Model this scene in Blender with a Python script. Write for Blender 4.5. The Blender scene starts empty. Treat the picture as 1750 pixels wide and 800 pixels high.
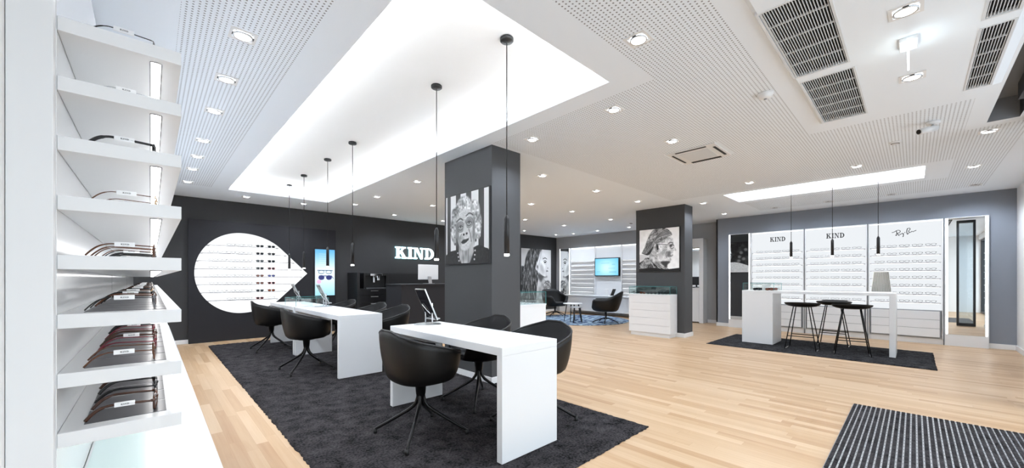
import bpy, bmesh, math, random
import numpy as np
from mathutils import Vector, Matrix
random.seed(7)
rng = np.random.default_rng(5)
PI = math.pi
R = math.radians
C = bpy.context.scene.collection
S = bpy.context.scene

# ------------------------------------------------------------------ camera
cam = bpy.data.cameras.new('camera')
camo = bpy.data.objects.new('camera', cam)
C.objects.link(camo)
camo.location = (0, 0, 1.175)
camo.rotation_euler = (R(90), 0, -R(43.45))
cam.sensor_fit = 'HORIZONTAL'
cam.sensor_width = 36
cam.lens = 36 * 651.5 / 1750
cam.shift_y = (476 - 400) / 1750
cam.clip_start = 0.02
cam.clip_end = 200
S.camera = camo

# ------------------------------------------------------------------ light
S.view_settings.view_transform = 'Standard'
S.view_settings.look = 'None'
S.view_settings.gamma = 1
S.view_settings.use_curve_mapping = False
S.view_settings.exposure = 1.02
DAY = 2.3          # sky strength outside the shop front
DOWN = 25.0        # watts of one ceiling spot
COVE = 21.0        # cove strip emission
RACK = 4.5         # rack strips
w = bpy.data.worlds.new('sky')
S.world = w
w.use_nodes = True
w.node_tree.nodes['Background'].inputs[0].default_value = (0.87, 0.94, 1.0, 1)
w.node_tree.nodes['Background'].inputs[1].default_value = DAY
H = 2.65

def portal(loc, rot, sx, sy):
    l = bpy.data.lights.new('daylight_portal', 'AREA')
    l.shape = 'RECTANGLE'; l.size = sx; l.size_y = sy
    l.cycles.is_portal = True
    o = bpy.data.objects.new('daylight_portal', l)
    o.location = loc; o.rotation_euler = rot
    C.objects.link(o)
portal((2.75, -1.55, 1.25), (R(90), 0, 0), 6.0, 2.5)

# ------------------------------------------------------------------ materials
def lin(c):
    return tuple((x / 12.92 if x <= .04045 else ((x + .055) / 1.055) ** 2.4) for x in c)
def srgb(r, g, b):
    return lin((r / 255, g / 255, b / 255))
def mat(name, col, rough=.5, metal=0, emit=0, ecol=None, spec=.5, bump=0, bscale=200, coat=0, trans=0):
    m = bpy.data.materials.new(name); m.use_nodes = True
    b = m.node_tree.nodes['Principled BSDF']
    b.inputs['Base Color'].default_value = (*col, 1)
    b.inputs['Roughness'].default_value = rough
    b.inputs['Metallic'].default_value = metal
    b.inputs['Specular IOR Level'].default_value = spec
    b.inputs['Coat Weight'].default_value = coat
    if emit:
        b.inputs['Emission Color'].default_value = (*(ecol or col), 1)
        b.inputs['Emission Strength'].default_value = emit
    if trans:
        b.inputs['Transmission Weight'].default_value = trans
    n = m.node_tree.nodes; L = m.node_tree.links
    if bump:
        t = n.new('ShaderNodeTexNoise'); t.inputs['Scale'].default_value = bscale
        t.inputs['Detail'].default_value = 4
        tc = n.new('ShaderNodeTexCoord'); L.new(tc.outputs['Object'], t.inputs['Vector'])
        bp = n.new('ShaderNodeBump'); bp.inputs['Strength'].default_value = bump
        bp.inputs['Distance'].default_value = .01
        L.new(t.outputs['Fac'], bp.inputs['Height']); L.new(bp.outputs[0], b.inputs['Normal'])
    return m
def emis(name, col, st):
    m = bpy.data.materials.new(name); m.use_nodes = True
    n = m.node_tree.nodes; n.clear()
    e = n.new('ShaderNodeEmission'); e.inputs[0].default_value = (*col, 1); e.inputs[1].default_value = st
    o = n.new('ShaderNodeOutputMaterial'); m.node_tree.links.new(e.outputs[0], o.inputs[0])
    return m
def glass(name, tint=(1, 1, 1), refl=.08):
    m = bpy.data.materials.new(name); m.use_nodes = True
    n = m.node_tree.nodes; n.clear(); L = m.node_tree.links
    t = n.new('ShaderNodeBsdfTransparent'); t.inputs[0].default_value = (*tint, 1)
    g = n.new('ShaderNodeBsdfGlossy'); g.inputs['Roughness'].default_value = .02
    mx = n.new('ShaderNodeMixShader'); mx.inputs[0].default_value = refl
    o = n.new('ShaderNodeOutputMaterial')
    L.new(t.outputs[0], mx.inputs[1]); L.new(g.outputs[0], mx.inputs[2]); L.new(mx.outputs[0], o.inputs[0])
    return m

M = {}
M['white_paint'] = mat('white_paint', (.86, .86, .86), .6)
M['ceil'] = mat('ceiling_paint_cooled', (.865, .915, .97), .8)  # cool tint offsets the warm light bounced off the oak floor
M['ceil_in'] = mat('ceiling_paint_untinted', (.86, .86, .85), .8)  # same ceiling paint without the cool tint, where cove strips light it
M['white'] = mat('white_lacquer', (.78, .79, .80), .35)
M['white_gloss'] = mat('white_gloss_panel', (.86, .87, .88), .12)
M['desk'] = mat('desk_white', (.74, .755, .77), .3, bump=.02, bscale=60)
M['base'] = mat('skirting_white', (.80, .80, .80), .4)
M['dark_wall'] = mat('anthracite_wall', srgb(54, 54, 55), .75, bump=.03, bscale=300)
M['dark_cab'] = mat('anthracite_board', srgb(36, 36, 40), .6, spec=.3)
M['column'] = mat('column_paint', srgb(68, 69, 71), .7, bump=.03, bscale=300)
M['grey_wall'] = mat('grey_wall_paint', srgb(135, 140, 149), .75, bump=.02, bscale=300)
M['mid_wall'] = mat('mid_grey_wall_paint', srgb(168, 169, 171), .75)
M['black'] = mat('black_board', srgb(24, 24, 26), .35)
M['shell'] = mat('black_shell', srgb(10, 9, 9), .45, spec=.35)
M['pad'] = mat('charcoal_leather', srgb(28, 28, 30), .5, bump=.05, bscale=250)
M['blackmetal'] = mat('black_metal', srgb(20, 20, 21), .28, metal=.4)
M['rubber'] = mat('black_plastic', srgb(16, 16, 16), .5)
M['chrome'] = mat('chrome', (.75, .75, .77), .12, metal=1)
M['alu'] = mat('brushed_aluminium', (.62, .63, .65), .3, metal=1)
M['screen_off'] = mat('dark_glass_screen', (.012, .012, .014), .08)
M['mirror'] = mat('mirror_glass', (.9, .92, .92), .0, metal=1)
M['cord'] = mat('black_cord', srgb(22, 22, 22), .5)
M['groove'] = mat('shadow_gap', srgb(90, 92, 96), .8)
M['groove_d'] = mat('dark_shadow_gap', srgb(25, 25, 27), .8)
M['pad_grey'] = mat('smoked_inlay', srgb(88, 88, 92), .3)
M['grille_dark'] = mat('duct_dark', srgb(14, 15, 17), .8)
M['grille'] = mat('grille_white_metal', (.72, .74, .76), .4)
M['plate'] = mat('fixture_white', (.8, .8, .8), .4)
M['steel'] = mat('grey_steel_lining', srgb(140, 143, 147), .45)
M['frame_dark'] = mat('window_frame_anthracite', srgb(34, 36, 40), .4)
M['led'] = emis('led_white', (.97, .98, 1), COVE)
M['led_rack'] = emis('led_rack_white', (1, .99, .98), RACK)
M['led_wall'] = emis('led_shelf_strip', (.97, .99, 1), 2.5)
M['led_mirror'] = emis('led_mirror_strip', (.95, .98, 1), 3)
M['lampdisc'] = emis('lamp_disc', (1, .97, .93), 14)
M['backlit'] = emis('backlit_acrylic_panel', (.93, .965, 1), .46)
M['neon'] = emis('sign_face', (.86, .98, 1), 3.0)
M['neon_back'] = emis('sign_halo', (.3, .85, 1), 1.3)
M['glass'] = glass('clear_glass', (.97, .99, .985), .05)
M['glass_green'] = glass('cabinet_glass', (.93, .975, .97), .07)
M['groove_l'] = mat('light_shadow_gap', srgb(135, 138, 142), .8)
M['backlit_soft'] = emis('backlit_niche_panel', (.96, .98, 1), .60)
M['shelf_shaded'] = mat('shelf_shade_grey', srgb(150, 150, 152), .5)  # white shelves greyed to stand in for unlit edges and undersides
M['stand_grey'] = mat('pale_grey_card', srgb(186, 186, 182), .6)
M['edge_teal'] = mat('glass_edge', srgb(70, 135, 135), .2)
M['mint'] = mat('frosted_mint_glass', srgb(214, 230, 228), .25)
M['window'] = glass('window_glass', (.96, .98, .99), .05)
M['letter'] = mat('black_lettering', srgb(18, 18, 20), .5)
M['tag'] = mat('paper_tag', (.88, .88, .88), .5)
M['pave'] = mat('pavement', srgb(195, 197, 200), .8, bump=.1, bscale=30)
M['kick'] = mat('oak_kickboard', srgb(176, 128, 84), .5)

# perforated plasterboard: round holes on a square raster
def perforated():
    m = bpy.data.materials.new('perforated_plasterboard'); m.use_nodes = True
    n = m.node_tree.nodes; L = m.node_tree.links
    b = n['Principled BSDF']; b.inputs['Roughness'].default_value = .8
    tc = n.new('ShaderNodeTexCoord'); sep = n.new('ShaderNodeSeparateXYZ'); L.new(tc.outputs['Object'], sep.inputs[0])
    def f(sock, off):
        a = n.new('ShaderNodeMath'); a.operation = 'MULTIPLY'; a.inputs[1].default_value = 1 / .0255; L.new(sock, a.inputs[0])
        c = n.new('ShaderNodeMath'); c.operation = 'FRACT'; L.new(a.outputs[0], c.inputs[0])
        d = n.new('ShaderNodeMath'); d.operation = 'SUBTRACT'; d.inputs[1].default_value = .5; L.new(c.outputs[0], d.inputs[0])
        e = n.new('ShaderNodeMath'); e.operation = 'POWER'; e.inputs[1].default_value = 2; L.new(d.outputs[0], e.inputs[0])
        return e.outputs[0]
    s = n.new('ShaderNodeMath'); s.operation = 'ADD'; L.new(f(sep.outputs[0], 0), s.inputs[0]); L.new(f(sep.outputs[1], 0), s.inputs[1])
    lt = n.new('ShaderNodeMath'); lt.operation = 'LESS_THAN'; lt.inputs[1].default_value = .045; L.new(s.outputs[0], lt.inputs[0])
    mx = n.new('ShaderNodeMix'); mx.data_type = 'RGBA'
    mx.inputs['A'].default_value = (.865, .915, .97, 1); mx.inputs['B'].default_value = (.27, .275, .29, 1)  # board white carries the same cool tint against the floor bounce
    L.new(lt.outputs[0], mx.inputs['Factor']); L.new(mx.outputs['Result'], b.inputs['Base Color'])
    return m
M['perf'] = perforated()

def oak():
    m = bpy.data.materials.new('oak_parquet'); m.use_nodes = True
    n = m.node_tree.nodes; L = m.node_tree.links
    b = n['Principled BSDF']
    tc = n.new('ShaderNodeTexCoord'); sep = n.new('ShaderNodeSeparateXYZ'); L.new(tc.outputs['Object'], sep.inputs[0])
    def mth(op, a, bb=None, c=None):
        k = n.new('ShaderNodeMath'); k.operation = op
        for i, q in enumerate((a, bb, c)):
            if q is None: continue
            if isinstance(q, (int, float)): k.inputs[i].default_value = q
            else: L.new(q, k.inputs[i])
        return k.outputs[0]
    def noise(vec, sc, det=3, dist=0):
        t = n.new('ShaderNodeTexNoise'); t.inputs['Scale'].default_value = sc; t.inputs['Detail'].default_value = det
        t.inputs['Distortion'].default_value = dist
        L.new(vec, t.inputs['Vector']); return t.outputs['Fac']
    def comb(a, bb, c):
        k = n.new('ShaderNodeCombineXYZ')
        for i, q in enumerate((a, bb, c)):
            if isinstance(q, (int, float)): k.inputs[i].default_value = q
            else: L.new(q, k.inputs[i])
        return k.outputs[0]
    W, Ln = .071, .9
    u = mth('DIVIDE', sep.outputs[0], W); ix = mth('FLOOR', u)
    wn = n.new('ShaderNodeTexWhiteNoise'); wn.noise_dimensions = '1D'; L.new(ix, wn.inputs['W'])
    v = mth('ADD', mth('DIVIDE', sep.outputs[1], Ln), mth('MULTIPLY', wn.outputs['Value'], 7.3))
    iy = mth('FLOOR', v)
    w2 = n.new('ShaderNodeTexWhiteNoise'); w2.noise_dimensions = '2D'; L.new(comb(ix, iy, 0), w2.inputs['Vector'])
    grain = noise(comb(mth('MULTIPLY', sep.outputs[0], 38), mth('MULTIPLY', sep.outputs[1], 1.6), mth('MULTIPLY', w2.outputs['Value'], 30)), 1.0, 5, .6)
    cloud = noise(comb(mth('MULTIPLY', sep.outputs[0], 5), mth('MULTIPLY', sep.outputs[1], .9), w2.outputs['Value']), 1.0, 2)
    tone = mth('ADD', mth('ADD', mth('MULTIPLY', w2.outputs['Value'], .5), mth('MULTIPLY', grain, .38)), mth('MULTIPLY', cloud, .25))
    cr = n.new('ShaderNodeValToRGB'); L.new(tone, cr.inputs[0])
    e = cr.color_ramp.elements
    e[0].position = .18; e[0].color = (*srgb(163, 125, 87), 1)
    e[1].position = .9; e[1].color = (*srgb(201, 174, 142), 1)
    x = e.new(.5); x.color = (*srgb(185, 153, 117), 1)
    fu = mth('FRACT', u); fv = mth('FRACT', v)
    ed = mth('LESS_THAN', mth('MINIMUM', fu, mth('SUBTRACT', 1, fu)), .012)
    ed2 = mth('LESS_THAN', mth('MINIMUM', fv, mth('SUBTRACT', 1, fv)), .0013)
    edge = mth('MULTIPLY', mth('MAXIMUM', ed, ed2), .35)
    mx = n.new('ShaderNodeMix'); mx.data_type = 'RGBA'; L.new(edge, mx.inputs['Factor'])
    L.new(cr.outputs[0], mx.inputs['A']); mx.inputs['B'].default_value = (*srgb(150, 108, 72), 1)
    L.new(mx.outputs['Result'], b.inputs['Base Color'])
    b.inputs['Roughness'].default_value = .38
    b.inputs['Specular IOR Level'].default_value = .45
    return m
M['oak'] = oak()

def carpet(name, c0, c1, sc=220):
    m = bpy.data.materials.new(name); m.use_nodes = True
    n = m.node_tree.nodes; L = m.node_tree.links; b = n['Principled BSDF']
    b.inputs['Roughness'].default_value = 1; b.inputs['Specular IOR Level'].default_value = .1
    tc = n.new('ShaderNodeTexCoord')
    t = n.new('ShaderNodeTexNoise'); t.inputs['Scale'].default_value = sc; t.inputs['Detail'].default_value = 3
    t2 = n.new('ShaderNodeTexNoise'); t2.inputs['Scale'].default_value = 9; t2.inputs['Detail'].default_value = 5
    L.new(tc.outputs['Object'], t.inputs['Vector']); L.new(tc.outputs['Object'], t2.inputs['Vector'])
    a = n.new('ShaderNodeMath'); a.operation = 'MULTIPLY_ADD'; a.inputs[1].default_value = .6
    L.new(t.outputs['Fac'], a.inputs[0])
    a2 = n.new('ShaderNodeMath'); a2.operation = 'MULTIPLY'; a2.inputs[1].default_value = .5; L.new(t2.outputs['Fac'], a2.inputs[0])
    L.new(a2.outputs[0], a.inputs[2])
    cr = n.new('ShaderNodeValToRGB'); cr.color_ramp.elements[0].position = .38; cr.color_ramp.elements[1].position = .72
    if sc < 10: cr.color_ramp.elements[0].position = .47; cr.color_ramp.elements[1].position = .62
    cr.color_ramp.elements[0].color = (*c0, 1); cr.color_ramp.elements[1].color = (*c1, 1)
    L.new(a.outputs[0], cr.inputs[0]); L.new(cr.outputs[0], b.inputs['Base Color'])
    bp = n.new('ShaderNodeBump'); bp.inputs['Strength'].default_value = 1; bp.inputs['Distance'].default_value = .012
    L.new(t.outputs['Fac'], bp.inputs['Height']); L.new(bp.outputs[0], b.inputs['Normal'])
    return m
M['rug'] = carpet('charcoal_shag', srgb(3, 3, 4), srgb(74, 71, 73), 70)
M['rug_far'] = carpet('charcoal_rug', srgb(4, 4, 5), srgb(68, 68, 71), 50)
M['rug_blue'] = carpet('blue_grey_rug', srgb(34, 50, 92), srgb(165, 186, 200), 8)

def vcol(name, emit=0):
    m = bpy.data.materials.new(name); m.use_nodes = True
    n = m.node_tree.nodes; L = m.node_tree.links; b = n['Principled BSDF']
    a = n.new('ShaderNodeVertexColor'); a.layer_name = 'print'
    L.new(a.outputs[0], b.inputs['Base Color']); b.inputs['Roughness'].default_value = .45
    if emit:
        L.new(a.outputs[0], b.inputs['Emission Color']); b.inputs['Emission Strength'].default_value = emit
        b.inputs['Base Color'].default_value = (0, 0, 0, 1); L.remove(b.inputs['Base Color'].links[0])
    return m
M['print'] = vcol('photo_print')
M['display'] = vcol('display_picture', .6)

# ------------------------------------------------------------------ mesh helpers
def bx(bm, x0, x1, y0, y1, z0, z1, mi=0):
    vs = [bm.verts.new((x, y, z)) for x in (x0, x1) for y in (y0, y1) for z in (z0, z1)]
    for q in ((0, 1, 3, 2), (4, 6, 7, 5), (0, 4, 5, 1), (2, 3, 7, 6), (0, 2, 6, 4), (1, 5, 7, 3)):
        f = bm.faces.new([vs[i] for i in q]); f.material_index = mi
def box(*a, mi=0):
    bm = bmesh.new(); bx(bm, *a, mi=mi); return bm
def frame_of(d):
    d = Vector(d).normalized()
    a = Vector((0, 0, 1)) if abs(d.z) < .9 else Vector((1, 0, 0))
    u = d.cross(a).normalized(); v = d.cross(u)
    return u, v
def tube(bm, pts, r, seg=8, closed=False, mi=0, smooth=True):
    pts = [Vector(p) for p in pts]; n = len(pts)
    rr = r if isinstance(r, (list, tuple)) else [r] * n
    rings = []; pu = None
    for i, p in enumerate(pts):
        if closed: d = pts[(i + 1) % n] - pts[i - 1]
        else: d = pts[min(i + 1, n - 1)] - pts[max(i - 1, 0)]
        d.normalize()
        if pu is None: u, v = frame_of(d)
        else:
            u = pu - d * pu.dot(d)
            if u.length < 1e-6: u, v = frame_of(d)
            u.normalize(); v = d.cross(u)
        pu = u
        rings.append([bm.verts.new(p + (u * math.cos(2 * PI * k / seg) + v * math.sin(2 * PI * k / seg)) * rr[i]) for k in range(seg)])
    for i in range(n if closed else n - 1):
        a, b = rings[i], rings[(i + 1) % n]
        for k in range(seg):
            f = bm.faces.new((a[k], a[(k + 1) % seg], b[(k + 1) % seg], b[k])); f.smooth = smooth; f.material_index = mi
    if not closed:
        for rg in (rings[0][::-1], rings[-1]):
            f = bm.faces.new(rg); f.material_index = mi
def lathe(bm, prof, cx=0, cy=0, seg=24, mi=0, smooth=True, sx=1, sy=1):
    rings = []
    for r, z in prof:
        if r < 1e-5: rings.append([bm.verts.new((cx, cy, z))])
        else: rings.append([bm.verts.new((cx + r * sx * math.cos(2 * PI * k / seg), cy + r * sy * math.sin(2 * PI * k / seg), z)) for k in range(seg)])
    for a, b in zip(rings, rings[1:]):
        for k in range(seg):
            if len(a) == 1 and len(b) == 1: continue
            if len(a) == 1: f = bm.faces.new((a[0], b[k], b[(k + 1) % seg]))
            elif len(b) == 1: f = bm.faces.new((a[k], a[(k + 1) % seg], b[0]))
            else: f = bm.faces.new((a[k], a[(k + 1) % seg], b[(k + 1) % seg], b[k]))
            f.smooth = smooth; f.material_index = mi
def prism(bm, pts, O, U, V, N, d, mi=0):
    """polygon pts (u,v) extruded by d along N from the plane O,U,V"""
    O, U, V, N = Vector(O), Vector(U), Vector(V), Vector(N)
    a = [bm.verts.new(O + U * p[0] + V * p[1]) for p in pts]
    b = [bm.verts.new(O + U * p[0] + V * p[1] + N * d) for p in pts]
    fs = [bm.faces.new(a[::-1]), bm.faces.new(b)]
    n = len(pts)
    for i in range(n): fs.append(bm.faces.new((a[i], a[(i + 1) % n], b[(i + 1) % n], b[i])))
    for f in fs: f.material_index = mi
def wpos(p):
    v = Vector((0, 0, 0))
    while p: v += p.location; p = p.parent
    return v
def obj(name, bm, m, parent=None, bevel=0, world=True, rec=True, smooth=False):
    if parent is not None and world:
        o0 = wpos(parent)
        if o0.length > 0: bmesh.ops.translate(bm, verts=bm.verts, vec=-o0)
    origin = Vector((0, 0, 0))
    if parent is None and bm.verts and rec:
        xs = [v.co for v in bm.verts]
        origin = Vector(((min(c.x for c in xs) + max(c.x for c in xs)) / 2, (min(c.y for c in xs) + max(c.y for c in xs)) / 2, min(c.z for c in xs)))
        bmesh.ops.translate(bm, verts=bm.verts, vec=-origin)
    if rec: bmesh.ops.recalc_face_normals(bm, faces=bm.faces)
    me = bpy.data.meshes.new(name); bm.to_mesh(me); bm.free()
    if smooth:
        for p in me.polygons: p.use_smooth = True
    for q in (m if isinstance(m, (list, tuple)) else [m]):
        me.materials.append(M[q] if isinstance(q, str) else q)
    o = bpy.data.objects.new(name, me); C.objects.link(o)
    o.location = origin
    if parent is not None: o.parent = parent
    if bevel:
        b = o.modifiers.new('bevel', 'BEVEL'); b.width = bevel; b.segments = 2; b.limit_method = 'ANGLE'
    return o
def tag(o, label, cat, group=None):
    o['label'] = label; o['category'] = cat
    if group: o['group'] = group
    return o
def thing(name, label, cat, loc=(0, 0, 0), group=None, rz=0):
    o = bpy.data.objects.new(name, None); C.objects.link(o); o.location = loc
    o.rotation_euler = (0, 0, rz); o.empty_display_size = .1
    return tag(o, label, cat, group)
def struct(name, bm, m, bevel=0):
    o = obj(name, bm, m, bevel=bevel, rec=True); o['kind'] = 'structure'; return o
def kids(o): return [c for c in ALLKIDS.get(o.name, [])]
def copy_tree(o, parent=None):
    c = o.copy(); C.objects.link(c)
    if parent is not None: c.parent = parent
    for ch in o.children: copy_tree(ch, c)
    return c
def place(root, loc, rz=0, label=None, group=None, first=[None]):
    r = copy_tree(root); r.location = loc; r.rotation_euler = (0, 0, rz)
    if label: r['label'] = label
    if group: r['group'] = group
    return r
def drop(root):
    for c in list(root.children): drop(c)
    bpy.data.objects.remove(root)
ORD = ['first', 'second', 'third', 'fourth', 'fifth', 'sixth', 'seventh', 'eighth', 'ninth', 'tenth', 'eleventh', 'twelfth',
       'thirteenth', 'fourteenth', 'fifteenth', 'sixteenth', 'seventeenth', 'eighteenth', 'nineteenth', 'twentieth',
       'twenty-first', 'twenty-second', 'twenty-third', 'twenty-fourth', 'twenty-fifth', 'twenty-sixth', 'twenty-seventh', 'twenty-eighth']

# slab serif letters in a unit-height box
def letter_polys(ch):
    if ch == 'K':
        return [[(.12, 0), (.36, 0), (.36, 1), (.12, 1)], [(0, 0), (.48, 0), (.48, .12), (0, .12)], [(0, .88), (.48, .88), (.48, 1), (0, 1)],
                [(.36, .36), (.36, .52), (.70, .9), (.86, .9)], [(.44, .60), (.60, .70), (1.0, .1), (.72, .1)],
                [(.58, .88), (1.0, .88), (1.0, 1), (.58, 1)], [(.62, 0), (1.1, 0), (1.1, .12), (.62, .12)]], 1.1
    if ch == 'I':
        return [[(.12, 0), (.36, 0), (.36, 1), (.12, 1)], [(0, 0), (.48, 0), (.48, .12), (0, .12)], [(0, .88), (.48, .88), (.48, 1), (0, 1)]], .48
    if ch == 'N':
        return [[(.12, 0), (.22, 0), (.22, 1), (.12, 1)], [(.84, 0), (.94, 0), (.94, 1), (.84, 1)], [(.12, 1), (.40, 1), (.94, 0), (.74, 0)],
                [(0, 0), (.36, 0), (.36, .12), (0, .12)], [(0, .88), (.38, .88), (.38, 1), (0, 1)], [(.70, .88), (1.06, .88), (1.06, 1), (.70, 1)]], 1.06
    P = [[(.12, 0), (.36, 0), (.36, 1), (.12, 1)], [(0, 0), (.42, 0), (.42, .12), (0, .12)], [(0, .88), (.42, .88), (.42, 1), (0, 1)]]
    n = 10
    for i in range(n):
        a0 = PI / 2 - PI * i / n; a1 = PI / 2 - PI * (i + 1) / n
        o = lambda a: (.40 + .60 * math.cos(a), .5 + .5 * math.sin(a))
        q = lambda a: (.40 + .32 * math.cos(a), .5 + .38 * math.sin(a))
        P.append([o(a0), q(a0), q(a1), o(a1)])
    return P, 1.0
def kind_word(O, U, V, N, height, width, depth, per_letter=False):
    tot = sum(letter_polys(c)[1] for c in 'KIND') + .36
    sx = width / tot; x = 0; out = []
    bm = bmesh.new()
    for c in 'KIND':
        P, wd = letter_polys(c)
        for p in P: prism(bm, [((x + a) * sx, b * height) for a, b in p], O, U, V, N, depth)
        x += wd + .12
        if per_letter: out.append((c, bm)); bm = bmesh.new()
    return out if per_letter else bm

# ------------------------------------------------------------------ room shell
XL, XR, YF, YB = -.25, 10.25, -1.15, 8.99
YG = -1.5       # plane of the glazing
XR2 = 10.75
bm = box(XL, XR2 + .1, YG - .2, YB, -.05, 0)
fl = obj('floor', bm, 'oak', rec=True); fl['kind'] = 'structure'
# ceiling: cells between cut lines, perforated or plain, with cove and trough openings
COVES = [(.93, 2.5, 1.577, 7.84, 2.88), (7.36, 8.24, -.1, 2.33, 2.83)]
HOLES = [c[:4] for c in COVES] + [(1.2, 5.74, -.66, -.47)]
PERF = [(.117, .71, 1.33, 7.8), (-.1, 2.24, .745, 1.33), (2.24, 4.9, .745, 1.33), (2.7, 4.44, 1.33, 3.15), (5.0, 7.2, 1.33, 3.15),
        (4.44, 5.0, 2.06, 3.15), (4.44, 5.0, 1.33, 1.45),
        (4.9, 7.2, -.343, 1.33), (5.9, 9.6, -.76, -.343), (8.45, 9.6, -.343, 2.3)]
xs = sorted({XL, XR2} | {v for r in HOLES + PERF for v in r[:2]})
ys = sorted({YG - .2, YB} | {v for r in HOLES + PERF for v in r[2:4]})
bm = bmesh.new()
for i in range(len(xs) - 1):
    for j in range(len(ys) - 1):
        cx, cy = (xs[i] + xs[i + 1]) / 2, (ys[j] + ys[j + 1]) / 2
        if any(a < cx < b and c < cy < d for a, b, c, d in HOLES): continue
        p = any(a < cx < b and c < cy < d for a, b, c, d in PERF)
        f = bm.faces.new([bm.verts.new((x, y, H)) for x, y in ((xs[i], ys[j]), (xs[i], ys[j + 1]), (xs[i + 1], ys[j + 1]), (xs[i + 1], ys[j]))])
        f.material_index = 1 if p else 0
def quad(bm, pts, mi=0):
    f = bm.faces.new([bm.verts.new(p) for p in pts]); f.material_index = mi
for a, b, c, d, zt in COVES:
    e = .16 if zt > 2.85 else .12; t = .045
    for (x0, y0, x1, y1) in ((a, c, b, c), (b, c, b, d), (b, d, a, d), (a, d, a, c)):
        quad(bm, [(x0, y0, H), (x1, y1, H), (x1, y1, H + t), (x0, y0, H + t)])
    A, B, Cc, D = a - e, b + e, c - e, d + e
    for (o, i) in (((A, Cc, B, Cc), (a, c, b, c)), ((B, Cc, B, D), (b, c, b, d)), ((B, D, A, D), (b, d, a, d)), ((A, D, A, Cc), (a, d, a, c))):
        quad(bm, [(i[0], i[1], H + t), (i[2], i[3], H + t), (o[2], o[3], H + t), (o[0], o[1], H + t)])
        quad(bm, [(o[0], o[1], H + t), (o[2], o[3], H + t), (o[2], o[3], zt), (o[0], o[1], zt)])
    quad(bm, [(A, Cc, zt), (B, Cc, zt), (B, D, zt), (A, D, zt)], 2)
ce = obj('ceiling', bm, ['ceil', 'perf', 'ceil_in'], rec=False)
ce['kind'] = 'structure'
bm = bmesh.new()      # roof slab over the suspended ceiling, closes it against daylight
bx(bm, XL - .2, XR2 + .3, YF - .2, YB + .6, 3.0, 3.15)
struct('ceiling_slab', bm, 'white_paint')
# trough for the door gear
bm = bmesh.new()
quad(bm, [(1.2, -.66, H), (5.74, -.66, H), (5.74, -.66, H + .2), (1.2, -.66, H + .2)], 1)
quad(bm, [(1.2, -.47, H), (5.74, -.47, H), (5.74, -.47, H + .2), (1.2, -.47, H + .2)])
quad(bm, [(1.2, -.47, H + .2), (5.74, -.47, H + .2), (5.74, -.66, H + .2), (1.2, -.66, H + .2)])
for x in (1.2, 5.74): quad(bm, [(x, -.47, H), (x, -.66, H), (x, -.66, H + .2), (x, -.47, H + .2)])
bx(bm, 1.25, 5.3, -.655, -.60, H + .03, H + .17, 1)
o = obj('trim_1', bm, ['steel', 'black'], rec=False); o['kind'] = 'structure'
# walls
bm = bmesh.new()
bx(bm, XL - .12, XL, YG - .2, YB + .1, 0, 3.0)
struct('wall_left', bm, 'white_paint')
bm = bmesh.new()      # back wall with a recess behind the big display cabinet
bx(bm, XL - .12, .497, YB, YB + .12, 0, 3.0)
bx(bm, .497, 2.56, YB, YB + .12, 2.2, 3.0)
bx(bm, 2.56, XR2 + .12, YB, YB + .12, 0, 3.0)
bx(bm, .497, 2.56, YB, YB + .12, 0, .40)
bx(bm, .45, 2.62, YB + .4, YB + .5, 0, 2.4)
struct('wall_back', bm, 'dark_wall')
bm = bmesh.new()
bx(bm, XR, XR + .12, YF - .2, 3.4, 0, 3.0)
struct('wall_right', bm, 'grey_wall')
bm = bmesh.new()
bx(bm, XR2, XR2 + .12, 3.38, YB, 0, 3.0)
bx(bm, XR, XR2 + .12, 3.37, 3.4, 0, 3.0)
struct('wall_far_right', bm, 'mid_wall')
bm = bmesh.new()
bx(bm, 5.95, XR, YG - .2, YF, 0, 3.0)
bx(bm, XL, 5.95, YG - .2, YG, 2.5, 3.0)
struct('wall_front', bm, 'white_paint')
bm = bmesh.new()
for (x0, x1, y0, y1) in ((XL, .49, YB - .015, YB), (3.02, 3.29, YB - .015, YB), (5.55, 10.74, YB - .015, YB)):
    bx(bm, x0, x1, y0, y1, 0, .075)
struct('baseboard_back', bm, 'base', .003)
bm = bmesh.new()
for (x0, x1, y0, y1) in ((XR - .015, XR, YF, -.86), (XR - .015, XR, 3.1, 3.4), (XR2 - .015, XR2, 3.4, 3.78)):
    bx(bm, x0, x1, y0, y1, 0, .085)
bx(bm, 5.95, XR, YF, YF + .015, 0, .085)
struct('baseboard_right', bm, 'base', .003)
# columns
for nm, (x0, x1, y0, y1) in (('wall_column_near', (2.725, 3.165, 3.2, 4.125)), ('wall_column_far', (7.675, 8.06, 3.13, 4.17))):
    struct(nm, box(x0, x1, y0, y1, 0, H + .02), 'column')
    bm = bmesh.new(); e = .014
    bx(bm, x0 - e, x1 + e, y0 - e, y0, 0, .085); bx(bm, x0 - e, x1 + e, y1, y1 + e, 0, .085)
    bx(bm, x0 - e, x0, y0, y1, 0, .085); bx(bm, x1, x1 + e, y0, y1, 0, .085)
    struct('baseboard_' + nm[5:], bm, 'base', .003)

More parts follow.
